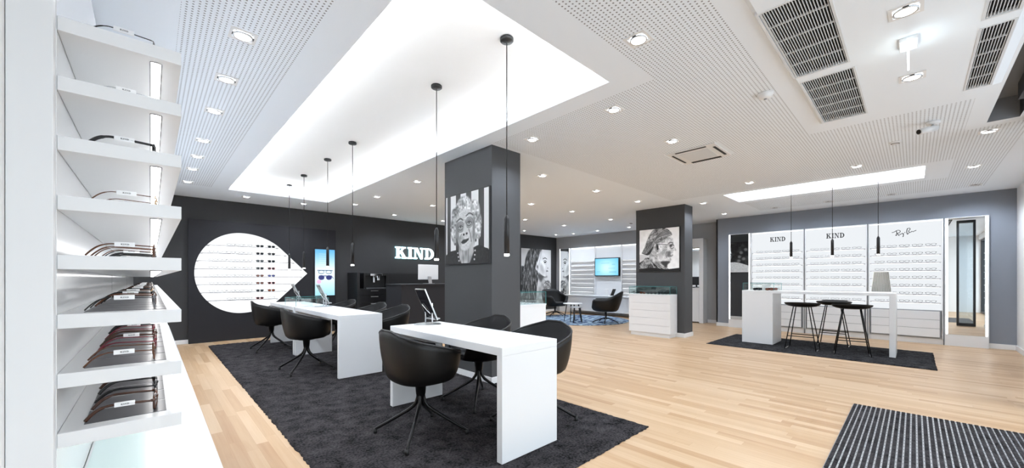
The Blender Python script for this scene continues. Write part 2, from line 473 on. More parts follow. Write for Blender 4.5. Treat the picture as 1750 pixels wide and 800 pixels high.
# shop front: windows and the open sliding door
def window(n, x0, x1):
    bm = bmesh.new(); y0, y1 = YG - .14, YG - .06; t = .06
    bx(bm, x0, x0 + t, y0, y1, 0, 2.5); bx(bm, x1 - t, x1, y0, y1, 0, 2.5)
    bx(bm, x0 + t, x1 - t, y0, y1, 0, t); bx(bm, x0 + t, x1 - t, y0, y1, 2.5 - t, 2.5)
    o = struct('window_%d' % n, bm, 'frame_dark')
    g = obj('pane', box(x0 + t, x1 - t, YG - .105, YG - .095, t, 2.5 - t), 'window', o)
for i, (a, b) in enumerate(((-.25, .9), (.9, 2.1), (2.1, 3.0))): window(i + 1, a, b)
for i, (a, b) in enumerate(((3.0, 3.75), (5.0, 5.75))):
    bm = bmesh.new(); t = .055; y0, y1 = YG - .09, YG - .04
    bx(bm, a, a + t, y0, y1, 0, 2.4); bx(bm, b - t, b, y0, y1, 0, 2.4); bx(bm, a + t, b - t, y0, y1, .0, .1); bx(bm, a + t, b - t, y0, y1, 2.34, 2.4)
    o = struct('door_%d' % (i + 1), bm, 'frame_dark')
    obj('pane', box(a + t, b - t, YG - .07, YG - .06, .1, 2.34), 'window', o)
bm = bmesh.new()
bx(bm, 2.98, 3.02, YG - .2, YG + .02, 0, 2.5); bx(bm, 5.75, 5.95, YG - .16, YG + .02, 0, 2.5); bx(bm, 3.02, 5.75, YG - .16, YG + .02, 2.4, 2.5)
struct('trim_2', bm, 'frame_dark')
# folded glass door leaves parked at the end of the ceiling trough
o = struct('door_3', (lambda b: ([(bx(b, x, x + .035, -1.02, -.985, .01, 2.6), bx(b, x, x + .035, -.755, -.72, .01, 2.6), bx(b, x, x + .035, -.985, -.755, .01, .08), bx(b, x, x + .035, -.985, -.755, 2.54, 2.6)) for x in (5.70, 5.76, 5.82)], b)[1])(bmesh.new()), 'frame_dark')
for x in (5.70, 5.76, 5.82): obj('pane', box(x + .014, x + .021, -.985, -.755, .08, 2.54), 'window', o)
o = obj('ground', box(-30, 40, -30, YG - .2, -.1, -.03), 'pave'); o['kind'] = 'structure'

# LED strips on the cove ledges
def cove_led(a, b, c, d, e, n):
    bm = bmesh.new(); o = e * .55; z = H + .05
    bx(bm, a - o, b + o, c - o - .02, c - o, z, z + .012); bx(bm, a - o, b + o, d + o, d + o + .02, z, z + .012)
    bx(bm, a - o - .02, a - o, c - o, d + o, z, z + .012); bx(bm, b + o, b + o + .02, c - o, d + o, z, z + .012)
    t = obj('led_strip', bm, 'led')
    tag(t, n, 'light strip')
cove_led(*COVES[0][:4], .16, 'white light strip hidden along the edge of the long ceiling recess over desks')
cove_led(*COVES[1][:4], .12, 'white light strip hidden along the ceiling recess over the bar table')

# lowered ceiling panel by the entrance with bevelled rim
bm = bmesh.new()
z1 = H - .03
o_, i_ = (1.5, 4.64, -.45, .62), (1.56, 4.56, -.40, .575)
co = lambda r, z: [(r[0], r[2], z), (r[1], r[2], z), (r[1], r[3], z), (r[0], r[3], z)]
A, B = co(o_, H), co(i_, z1)
for k in range(4): quad(bm, [A[k], A[(k + 1) % 4], B[(k + 1) % 4], B[k]])
# face with grille openings
GR = [(2.42, 3.37, .305, .59), (3.49, 4.53, .29, .573), (3.49, 4.53, -.385, -.27), (2.42, 3.37, -.385, -.27)]
gx = sorted({i_[0], i_[1]} | {v for g in GR for v in g[:2]}); gy = sorted({i_[2], i_[3]} | {v for g in GR for v in g[2:]})
for i in range(len(gx) - 1):
    for j in range(len(gy) - 1):
        cx, cy = (gx[i] + gx[i + 1]) / 2, (gy[j] + gy[j + 1]) / 2
        if any(a < cx < b and c < cy < d for a, b, c, d in GR): continue
        quad(bm, [(gx[i], gy[j], z1), (gx[i], gy[j + 1], z1), (gx[i + 1], gy[j + 1], z1), (gx[i + 1], gy[j], z1)])
o = obj('trim_3', bm, 'ceil', rec=False); o['kind'] = 'structure'
LG = ['long slatted ceiling air grille nearest the camera, right of the perforated ceiling', 'slatted ceiling air grille behind the nearest one, toward the bar table',
      'narrow slatted ceiling air grille beside the dark door trough', 'narrow slatted ceiling grille cut by the top right edge of the photo']
for g, lb in zip(GR, LG):
    t = thing('ceiling_air_grille', lb, 'air vent', ((g[0] + g[1]) / 2, (g[2] + g[3]) / 2, z1), 'air grilles in the lowered ceiling panel')
    bm = bmesh.new()
    a, b, c, d = g
    bx(bm, a - .01, b + .01, c - .01, d + .01, z1 + .026, z1 + .03)
    obj('duct', bm, 'grille_dark', t)
    bm = bmesh.new(); n = max(5, int((d - c) / .0125))
    for k in range(n):
        y = c + (d - c) * (k + .5) / n
        bx(bm, a, b, y - .0016, y + .0016, z1 + .002, z1 + .012)
    for k in range(1, 6):
        x = a + (b - a) * k / 5
        bx(bm, x - .003, x + .003, c, d, z1 + .004, z1 + .014)
    obj('slats', bm, 'grille', t)
    bm = bmesh.new(); e = .012
    bx(bm, a - e, b + e, c - e, c, z1 - .003, z1 + .02); bx(bm, a - e, b + e, d, d + e, z1 - .003, z1 + .02)
    bx(bm, a - e, a, c, d, z1 - .003, z1 + .02); bx(bm, b, b + e, c, d, z1 - .003, z1 + .02)
    obj('rim', bm, 'grille', t)
# ------------------------------------------------------------------ rugs
def rug(name, x0, x1, y0, y1, h, m, step=.03, wob=.006):
    nx, ny = int((x1 - x0) / step), int((y1 - y0) / step)
    bm = bmesh.new(); g = []
    for i in range(nx + 1):
        row = []
        for j in range(ny + 1):
            x = x0 + (x1 - x0) * i / nx; y = y0 + (y1 - y0) * j / ny
            e = i in (0, nx) or j in (0, ny)
            row.append(bm.verts.new((x + random.uniform(-wob, wob), y + random.uniform(-wob, wob), h * (.55 if e else random.uniform(.8, 1.1)))))
        g.append(row)
    for i in range(nx):
        for j in range(ny):
            bm.faces.new((g[i][j], g[i + 1][j], g[i + 1][j + 1], g[i][j + 1]))
    edge = [g[i][0] for i in range(nx + 1)] + [g[nx][j] for j in range(1, ny + 1)] + [g[i][ny] for i in range(nx - 1, -1, -1)] + [g[0][j] for j in range(ny - 1, 0, -1)]
    low = [bm.verts.new((v.co.x, v.co.y, 0)) for v in edge]
    n = len(edge)
    for k in range(n): bm.faces.new((edge[k], low[k], low[(k + 1) % n], edge[(k + 1) % n]))
    for f in bm.faces: f.smooth = True
    return obj(name, bm, m)
RZ = .018
tag(rug('area_rug', .72, 2.845, 1.44, 8.4, RZ, 'rug', .024), 'large charcoal shag rug under the row of white desks', 'rug')
tag(rug('area_rug', 7.26, 8.92, -.2, 2.58, .014, 'rug_far', .035, .005), 'dark grey rectangular rug under the white bar table', 'rug')
bm = bmesh.new(); lathe(bm, [(1.4, 0), (1.41, .006), (1.38, .012), (0, .012)], 8.86, 6.62, 64)
tag(obj('round_rug', bm, 'rug_blue'), 'round mottled blue rug under the two lounge armchairs', 'rug')
# entrance mat: black strips between aluminium bars
t = thing('entrance_mat', 'black ribbed entrance mat with silver bars on the oak floor', 'mat', (3.9, -.3, 0))
x0, x1, y0, y1 = 3.02, 4.767, -1.1, .392
bm = bmesh.new(); bx(bm, x0, x1, y0, y1, 0, .004)
obj('base', bm, 'steel', t)
bm = bmesh.new(); bm2 = bmesh.new(); bm3 = bmesh.new()
n = 48; p = (y1 - y0) / n
for k in range(n):
    y = y1 - p * (k + .5)
    bx(bm, x0 + .004, x1 - .004, y - p * .31, y + p * .33, .004, .0095)
    if k < n - 1:
        bx(bm2, x0 + .004, x1 - .004, y - p * .62, y - p * .38, .004, .0085)
        for q in range(24):
            xx = x0 + .05 + q * .072
            bx(bm3, xx, xx + .008, y - p * .56, y - p * .44, .0085, .0092)
obj('fibre_strips', bm, 'rug', t); obj('aluminium_bars', bm2, 'alu', t); obj('bar_slots', bm3, 'rubber', t)

# ------------------------------------------------------------------ desks
def desk(x0, x1, y0, y1, label):
    t = thing('consulting_desk', label, 'desk', ((x0 + x1) / 2, (y0 + y1) / 2, RZ + .0025), 'white desks on the charcoal rug')
    h = .745; k = .055
    obj('desk_top', box(x0, x1, y0, y1, h - k, h), 'desk', t, .003)
    for a, b in ((y0, y0 + .05), (y1 - .05, y1)):
        obj('side_panel', box(x0 + .0005, x1 - .0005, a + .0005, b - .0005, RZ + .0025, h - k), 'desk', t, .002)
    return t
desk(1.578, 2.105, 1.755, 3.275, 'nearest white panel-leg desk, its end panel facing the camera')
desk(1.565, 2.085, 4.54, 6.40, 'middle white desk in the row, between the nearest and the farthest')
desk(1.56, 2.08, 6.43, 7.98, 'farthest white desk in the row, before the eye-shaped display')

# ------------------------------------------------------------------ swivel armchairs
def shell_surface(bm, rx, ry, zb, zrim, kb=.45, nphi=48, nt=14, bulge=.0, flare=1.0, back_shift=0, off=0, mi=0):
    """tub shell: floor disc to wall; zrim(a) with a = angle from the front, 0..pi"""
    g = []
    for i in range(nphi):
        ph = 2 * PI * i / nphi
        a = abs((ph + PI) % (2 * PI) - PI)
        c, s = math.cos(ph), math.sin(ph)
        e = 2.7
        rad = 1 / ((abs(c) / rx) ** e + (abs(s) / ry) ** e) ** (1 / e)
        row = []
        zr = zrim(a)
        for j in range(1, nt + 1):
            t = j / nt
            if t < kb:
                q = t / kb; r = rad * .80 * q; z = zb + .02 * q ** 3
            else:
                q = (t - kb) / (1 - kb); r = rad * (.80 + .20 * math.sin(q * PI / 2) ** .8 * flare); z = zb + .02 + (zr - zb - .02) * q ** 1.15
            row.append(bm.verts.new(((r - off) * c + back_shift * (z - zb) * (-1 if c < 0 else 0) * abs(c), (r - off) * s, z)))
        g.append(row)
    ctr = bm.verts.new((0, 0, zb))
    for i in range(nphi):
        a, b = g[i], g[(i + 1) % nphi]
        f = bm.faces.new((ctr, a[0], b[0])); f.smooth = True; f.material_index = mi
        for j in range(nt - 1):
            f = bm.faces.new((a[j], a[j + 1], b[j + 1], b[j])); f.smooth = True; f.material_index = mi
    return [r[-1].co.copy() for r in g]
def sm(x, a, b):
    t = max(0, min(1, (x - a) / (b - a))); return t * t * (3 - 2 * t)
def rim_office(a):
    d = math.degrees(a)
    return .455 + .165 * sm(d, 24, 36) + .17 * max(0, min(1, (d - 50) / 115))
def make_chair():
    t = thing('swivel_armchair', 'x', 'chair')
    bm = bmesh.new(); rim = shell_surface(bm, .255, .288, .40, rim_office, back_shift=.04)
    s = obj('seat_shell', bm, 'shell', t, rec=True)
    sd = s.modifiers.new('thick', 'SOLIDIFY'); sd.thickness = .012; sd.offset = 0
    bm = bmesh.new(); tube(bm, rim, .0085, 6, closed=True); obj('rim_piping', bm, 'pad', t)
    bm = bmesh.new(); rimf = lambda a: rim_office(a) - .012
    shell_surface(bm, .255, .288, .415, rimf, back_shift=.04, off=.012)
    s = obj('inner_padding', bm, 'pad', t)
    bm = bmesh.new(); lathe(bm, [(0, .425), (.19, .425), (.208, .44), (.202, .458), (.12, .464), (0, .462)], seg=32, sx=1, sy=1.03)
    obj('seat_cushion', bm, 'pad', t)
    bm = bmesh.new(); lathe(bm, [(0, .402), (.10, .402), (.10, .385), (.042, .375), (.035, .30), (.026, .26), (0, .255)], seg=24)
    obj('stem', bm, 'blackmetal', t)
    for k in range(4):
        a = PI / 4 + k * PI / 2; c, s_ = math.cos(a), math.sin(a)
        bm = bmesh.new()
        P = [(.018, .31), (.022, .27), (.032, .235), (.055, .205), (.10, .172), (.20, .112), (.30, .055), (.345, .028)]
        tube(bm, [(r * c, r * s_, z) for r, z in P], [.012, .014, .014, .0135, .013, .012, .011, .010], 10)
        l = obj('leg', bm, 'blackmetal', t)
        bm = bmesh.new(); lathe(bm, [(0, .035), (.013, .035), (.014, .002), (.012, 0), (0, 0)], .345 * c, .345 * s_, 12)
        obj('glide', bm, 'rubber', l)
    return t
ch0 = make_chair()
G1 = 'black swivel armchairs around the white desks'
for (x, y, rz, lb) in [
    (1.463, 2.535, 0, 'nearest black swivel armchair, left of the nearest white desk, its back to the camera'),
    (2.262, 2.845, PI, 'black swivel armchair behind the nearest desk, beside the near pillar'),
    (2.262, 2.13, PI, 'black swivel armchair right of the nearest desk, partly hidden by its end panel'),
    (1.435, 5.31, 0, 'black swivel armchair on the left side of the middle white desk'),
    (1.435, 7.25, 0, 'black swivel armchair on the left side of the farthest white desk'),
    (2.30, 4.87, PI, 'black swivel armchair right of the middle desk, nearer of the two'),
    (2.30, 5.58, PI, 'black swivel armchair right of the middle desk, farther of the two'),
    (2.30, 6.75, PI, 'black swivel armchair seen behind the glass case, at the farthest desk')]:
    place(ch0, (x, y, RZ), rz + random.uniform(-.05, .05), lb, G1)
drop(ch0)

# lounge armchairs
def rim_lounge(a):
    d = math.degrees(a)
    return .42 + .19 * sm(d, 25, 42) + .20 * sm(d, 85, 155)
def make_lounge():
    t = thing('lounge_armchair', 'x', 'armchair')
    bm = bmesh.new(); rim = shell_surface(bm, .345, .37, .31, rim_lounge, back_shift=.16)
    s = obj('seat_shell', bm, 'shell', t); sd = s.modifiers.new('thick', 'SOLIDIFY'); sd.thickness = .035; sd.offset = 0
    bm = bmesh.new(); tube(bm, rim, .019, 6, closed=True); obj('rim_piping', bm, 'pad', t)
    bm = bmesh.new(); lathe(bm, [(0, .36), (.25, .36), (.285, .385), (.28, .42), (.2, .435), (0, .43)], seg=32)
    obj('seat_cushion', bm, 'pad', t)
    bm = bmesh.new(); lathe(bm, [(0, .325), (.09, .325), (.085, .31), (.03, .295), (.026, .12), (.05, .10), (0, .09)], seg=20)
    obj('stem', bm, 'blackmetal', t)
    for k in range(5):
        a = k * 2 * PI / 5 + .3; c, s_ = math.cos(a), math.sin(a)
        bm = bmesh.new(); tube(bm, [(r * c, r * s_, z) for r, z in [(.02, .125), (.1, .115), (.22, .075), (.33, .03), (.34, .0135)]], [.016, .015, .013, .012, .013], 8)
        obj('leg', bm, 'blackmetal', t)
    return t
l0 = make_lounge()
place(l0, (9.19, 7.74, .012), R(-112), 'black lounge armchair at the left of the low round tables on the blue rug', 'black lounge armchairs on the blue rug')
place(l0, (8.67, 5.57, .012), R(118), 'black lounge armchair at the right of the low tables, its back turned to the camera', 'black lounge armchairs on the blue rug')
drop(l0)
def round_table(x, y, r, h, nl, label, a0):
    t = thing('side_table', label, 'table', (x, y, .012), 'low round tables on the blue rug')
    bm = bmesh.new(); lathe(bm, [(0, h - .02), (r - .01, h - .02), (r, h - .012), (r, h - .003), (r - .004, h), (0, h)], x, y, 40)
    obj('table_top', bm, 'alu' if nl == 3 else 'white', t)
    for k in range(nl):
        a = a0 + 2 * PI * k / nl
        bm = bmesh.new(); tube(bm, [(x + r * .62 * math.cos(a), y + r * .62 * math.sin(a), h - .02), (x + r * .92 * math.cos(a), y + r * .92 * math.sin(a), .012)], [.016, .011], 10)
        obj('leg', bm, 'black', t)
round_table(8.36, 6.42, .26, .50, 4, 'taller low round table with black legs between the lounge armchairs', .4)
round_table(8.13, 6.12, .16, .43, 3, 'smaller and lower round table with black legs in front of the taller one', 1.2)

# ------------------------------------------------------------------ tablets on stands, desk glass case
def tablet_stand(x, y, z, label, rz=0):
    t = thing('tablet_stand', label, 'tablet stand', (x, y, z), 'tablet stands on the white desks', rz)
    bm = bmesh.new(); lathe(bm, [(0, 0), (.125, 0), (.125, .004), (.12, .006), (0, .006)], 0, 0, 40)
    obj('base_plate', bm, 'alu', t, world=False)
    for yy in (-.05, .07):
        bm = bmesh.new(); tube(bm, [(.02, yy, .006), (.02, yy, .20)], .0065, 10)
        obj('post', bm, 'chrome', t, world=False)
    bm = bmesh.new(); tube(bm, [(-.03, .055, .19), (.0, .01, .13), (.045, -.03, .075)], .006, 8)
    tube(bm, [(.02, -.045, .16), (.02, .075, .16)], .005, 8)
    obj('brace', bm, 'chrome', t, world=False)
    # tilted slab: bottom edge at +x, top edge at -x
    p0, p1 = Vector((.06, 0, .045)), Vector((-.075, 0, .335))
    d = (p1 - p0).normalized(); nn = Vector((-d.z, 0, d.x)); Lh = (p1 - p0).length
    for nm, m, ww, off, th, ins in (('tablet_frame', 'alu', .088, 0, .012, 0), ('tablet_screen', 'screen_off', .082, .0125, .001, .007), ('tablet_back', 'screen_off', .082, -.0015, .001, .007)):
        bm = bmesh.new()
        prism(bm, [(-ww, ins), (ww, ins), (ww, Lh - ins), (-ww, Lh - ins)], p0 + nn * off, (0, 1, 0), d, nn, th)
        obj(nm, bm, m, t, world=False)
    bm = bmesh.new(); bx(bm, .02, .10, -.06, .06, .045, .058)
    obj('scanner_foot', bm, 'alu', t, world=False, bevel=.003)
tablet_stand(1.885, 3.14, .745, 'tilted tablet on silver stand on the nearest white desk')
tablet_stand(1.93, 6.25, .745, 'tilted tablet on silver stand on the middle white desk, before glass case')
tablet_stand(1.96, 7.85, .745, 'tilted tablet on silver stand at the far end of the farthest desk')
def glass_box(name, x0, x1, y0, y1, z0, z1, label, cat, parent=None, group=None, g='glass'):
    t = parent or thing(name, label, cat, ((x0 + x1) / 2, (y0 + y1) / 2, z0), group)
    k = .006
    for nm, a in (('glass_front', (x0, x0 + k, y0 + k, y1 - k, z0, z1 - k)), ('glass_rear', (x1 - k, x1, y0 + k, y1 - k, z0, z1 - k)),
                  ('glass_end', (x0, x1, y0, y0 + k, z0, z1 - k)), ('glass_end', (x0, x1, y1 - k, y1, z0, z1 - k)),
                  ('glass_top', (x0, x1, y0, y1, z1 - k, z1))):
        bm = box(*a)
        o = obj(nm, bm, g, t)
    bm = bmesh.new(); e = .0025
    for (a, b) in ((x0, y0), (x0, y1), (x1, y0), (x1, y1)): bx(bm, a - e, a + e, b - e, b + e, z0, z1)
    for yy in (y0, y1): bx(bm, x0, x1, yy - e, yy + e, z1 - e, z1 + e)
    for xx in (x0, x1): bx(bm, xx - e, xx + e, y0, y1, z1 - e, z1 + e)
    obj('glass_edges', bm, 'edge_teal', t)
    return t
t = glass_box('desk_glass_case', 1.60, 2.07, 6.46, 7.1, .7455, .865, 'low clear glass case on the near end of the farthest desk', 'glass case')
obj('divider', box(1.83, 1.838, 6.47, 7.09, .7455, .855), 'glass_green', t)

# ------------------------------------------------------------------ pendants
def make_pendant(L, sh=.26):
    """canopy at z=0, lamp end at -L"""
    t = thing('pendant_lamp', 'x', 'pendant lamp')
    bm = bmesh.new(); lathe(bm, [(0, 0), (.042, 0), (.048, -.006), (.048, -.022), (.042, -.028), (0, -.028)], seg=28)
    obj('canopy', bm, 'rubber', t)
    bm = bmesh.new(); tube(bm, [(0, 0, -.02), (0, 0, -L + sh)], .0038, 8); obj('cord', bm, 'cord', t)
    bm = bmesh.new(); lathe(bm, [(0, -L + sh + .03), (.006, -L + sh + .03), (.019, -L + sh), (.020, -L + .014), (.018, -L + .014), (.018, -L + .03), (0, -L + .03)], seg=24)
    obj('lamp_shade', bm, 'black', t)
    bm = bmesh.new(); lathe(bm, [(0, -L), (.0165, -L), (.0185, -L + .004), (.0185, -L + .0135), (0, -L + .0135)], seg=24)
    obj('diffuser', bm, 'lampdisc', t)
    ld = bpy.data.lights.new('pendant_light', 'SPOT'); ld.energy = 6; ld.spot_size = R(80); ld.spot_blend = .6; ld.shadow_soft_size = .018; ld.color = (1, .98, .95)
    o = bpy.data.objects.new('pendant_light', ld); C.objects.link(o); o.parent = t; o.location = (0, 0, -L - .005)
    return t
p0 = make_pendant(1.545)
LP = [(1.986, 'nearest black tube pendant lamp on a long cord, in front of the near pillar'),
      (2.90, 'second nearest black tube pendant lamp, hanging left of the near pillar'),
      (4.83, 'third nearest black tube pendant lamp, over the near end of the middle desk'),
      (5.753, 'fourth black tube pendant lamp, in front of the blue advertising screen'),
      (6.911, 'fifth black tube pendant lamp, just right of the eye-shaped display tip'),
      (7.825, 'farthest black tube pendant lamp over the desks, before the eye-shaped display')]
for y, lb in LP: place(p0, (1.83, y, 2.8795), 0, lb, 'pendant lamps over the desks')
drop(p0)
p0 = make_pendant(1.305, .255)
for y, lb in ((1.441, 'left pendant lamp of the three over the bar table'), (.901, 'middle pendant lamp of the three over the bar table'), (.372, 'right pendant lamp of the three over the bar table')):
    place(p0, (7.9, y, 2.8295), 0, lb, 'pendant lamps over the bar table')
drop(p0)

# ------------------------------------------------------------------ ceiling spots
def make_spot():
    t = thing('ceiling_spotlight', 'x', 'ceiling spotlight')
    bm = bmesh.new(); e, k = .068, .052
    bx(bm, -e, e, -e, -k, -.004, 0); bx(bm, -e, e, k, e, -.004, 0); bx(bm, -e, -k, -k, k, -.004, 0); bx(bm, k, e, -k, k, -.004, 0)
    obj('trim_plate', bm, 'plate', t)
    bm = bmesh.new(); lathe(bm, [(.050, -.002), (.0515, -.010), (.046, -.014), (.042, -.009)], seg=28)
    obj('reflector_ring', bm, 'alu', t, rec=False)
    bm = bmesh.new(); lathe(bm, [(0, -.009), (.043, -.009), (.043, -.003), (0, -.003)], seg=28)
    obj('lens', bm, 'lampdisc', t)
    bm = bmesh.new()
    for s in (-1, 1): bx(bm, s * .0525 - .0022, s * .0525 + .0022, -.012, .012, -.009, 0)
    obj('spring_clip', bm, 'rubber', t)
    ld = bpy.data.lights.new('spot_light', 'SPOT'); ld.energy = DOWN; ld.spot_size = R(145); ld.spot_blend = .75; ld.shadow_soft_size = .04; ld.color = (.86, .95, 1.08)
    o = bpy.data.objects.new('spot_light', ld); C.objects.link(o); o.parent = t; o.location = (0, 0, -.02)
    return t
s0 = make_spot()
ROWS = [('perforated strip left of the long ceiling recess', [(.406, y) for y in (2.803, 3.498, 4.237, 5.22, 5.949, 6.666, 7.606)]),
        ('plain ceiling between the recess and the dark back wall', [(1.248, 8.273), (2.185, 8.272), (4.088, 8.271), (5.399, 8.256)]),
        ('ceiling row along the right side of the long recess', [(2.181, 1.17), (2.931, 1.803), (2.934, 2.782), (2.936, 5.193), (2.954, 6.657), (2.944, 7.634)]),
        ('second ceiling row right of the long recess', [(4.061, 1.786), (4.071, 3.664), (4.09, 5.2), (4.122, 6.685)]),
        ('third ceiling row, behind the near pillar', [(5.434, 3.677), (5.45, 5.2), (5.42, 6.68)]),
        ('ceiling row around the far pillar', [(6.681, 1.743), (6.751, 3.633), (6.706, 5.158), (6.777, 6.686), (6.8, 8.25)]),
        ('ceiling row over the lounge corner', [(7.837, 2.837), (8.31, 5.2), (8.31, 6.674), (8.334, 8.248)]),
        ('ceiling row before the screen wall', [(9.456, 2.968), (9.944, 5.622), (9.966, 6.702), (10.043, 7.677), (9.882, 8.287)]),
        ('lowered ceiling panel between the air grilles', [(2.952, .032), (3.958, .011)]),
        ('ceiling on the shop-front side, past the dark door trough', [(6.727, .522), (6.086, -.512), (7.842, -.535)])]
NEAR = ['nearest', 'second nearest', 'third nearest', 'fourth nearest', 'fifth nearest', 'sixth nearest', 'seventh nearest']
for nm, pts in ROWS:
    for k, (x, y) in enumerate(pts):
        zz = H - .03 if 'lowered' in nm else H
        place(s0, (x, y, zz), 0, NEAR[k] + ' recessed spotlight in the ' + nm, 'recessed ceiling spotlights')
for ch in list(s0.children):
    if ch.name.startswith('lens'): ch.data = ch.data.copy(); ch.data.materials[0] = M['alu']
    if ch.type == 'LIGHT': ch.data = ch.data.copy(); ch.data.spot_size = R(110); ch.rotation_euler = (0, R(-28), 0); ch.data.energy = 14
for k, (x, y) in enumerate([(9.42, -.66), (9.42, .28), (9.42, 1.13), (9.44, 2.0)]):  # rightmost washer is added to brighten the end of the right wall
    for ch in list(s0.children):
        if ch.type == 'LIGHT': ch.data = ch.data.copy(); ch.data.energy = 34 if k == 0 else 14
    place(s0, (x, y, H), 0, ['rightmost, added one', 'second from right', 'third from right', 'leftmost'][k] + ' of the recessed wall washers before the right rack wall', 'recessed wall washers before the right rack wall')
drop(s0)

# other things on the ceiling
t = thing('cassette_air_conditioner', 'white square cassette air unit in the perforated ceiling', 'air conditioner', (4.72, 1.755, H))
bm = bmesh.new(); a, b, c, d = 4.43, 5.01, 1.49, 2.03
bx(bm, a, b, c, d, H - .012, H); obj('panel', bm, 'plate', t, .004)
obj('intake_mesh', box(a + .12, b - .12, c + .11, d - .11, H - .016, H - .012), 'grille', t)
for q in ((a + .025, a + .05, c + .1, d - .1), (b - .075, b - .05, c + .1, d - .1), (b - .045, b - .025, c + .1, d - .1), (a + .1, b - .1, c + .025, c + .05), (a + .1, b - .1, d - .05, d - .03)):
    obj('air_slot', box(*q, H - .0165, H - .0122), 'rubber', t)
t = thing('smoke_detector', 'small white round smoke detector on the perforated ceiling', 'smoke detector', (3.559, .818, H))
bm = bmesh.new(); lathe(bm, [(0, H), (.055, H), (.055, H - .012), (.045, H - .02), (.043, H - .032), (.02, H - .042), (0, H - .042)], 3.559, .818, 28)
obj('housing', bm, 'plate', t)
bm = bmesh.new(); lathe(bm, [(0, H - .041), (.012, H - .041), (.01, H - .047), (0, H - .047)], 3.559, .818, 12); obj('sensor_tip', bm, 'steel', t)
t = thing('security_camera', 'small white bullet camera mounted on the perforated ceiling', 'camera', (5.32, -.12, H))
bm = bmesh.new(); lathe(bm, [(0, H), (.05, H), (.048, H - .02), (.02, H - .03), (0, H - .03)], 5.34, -.12, 20); obj('mount', bm, 'plate', t)
bm = bmesh.new(); tube(bm, [(5.34, -.12, H - .03), (5.32, -.11, H - .06), (5.29, -.08, H - .075)], .009, 8); obj('arm', bm, 'plate', t)
bm = bmesh.new(); tube(bm, [(5.33, -.14, H - .065), (5.24, -.03, H - .098)], .028, 16); obj('body', bm, 'plate', t)
bm = bmesh.new(); tube(bm, [(5.241, -.031, H - .0975), (5.236, -.025, H - .0995)], .021, 16); obj('lens', bm, 'rubber', t)
t = thing('ceiling_sensor', 'tiny grey motion sensor on the ceiling before the bar table', 'sensor', (5.847, .143, H))
bm = bmesh.new(); lathe(bm, [(0, H), (.05, H), (.05, H - .008), (.03, H - .02), (0, H - .025)], 5.847, .143, 20); obj('housing', bm, 'plate', t)
bm = bmesh.new(); lathe(bm, [(.033, H - .01), (.036, H - .018), (.03, H - .021)], 5.847, .143, 20); obj('ring', bm, 'grille_dark', t)
t = thing('emergency_light', 'slim lit white panel hanging edge-on under the lowered ceiling panel', 'emergency light', (3.347, .026, H - .03))
obj('base', box(3.28, 3.43, -.015, .065, H - .055, H - .03), 'plate', t, .004)
obj('flare_panel', box(3.25, 3.45, .022, .03, 2.48, H - .055), emis('flare_glow', (.85, .97, 1), 2.2), t)  # glow built in for a cyan lens flare streak
tag(obj('ceiling_sensor', (lambda b: (lathe(b, [(0, H), (.045, H), (.04, H - .02), (0, H - .028)], 9.3, 5.2, 16), b)[1])(bmesh.new()), 'steel'), 'small dark ceiling sensor before the wall screen', 'sensor')
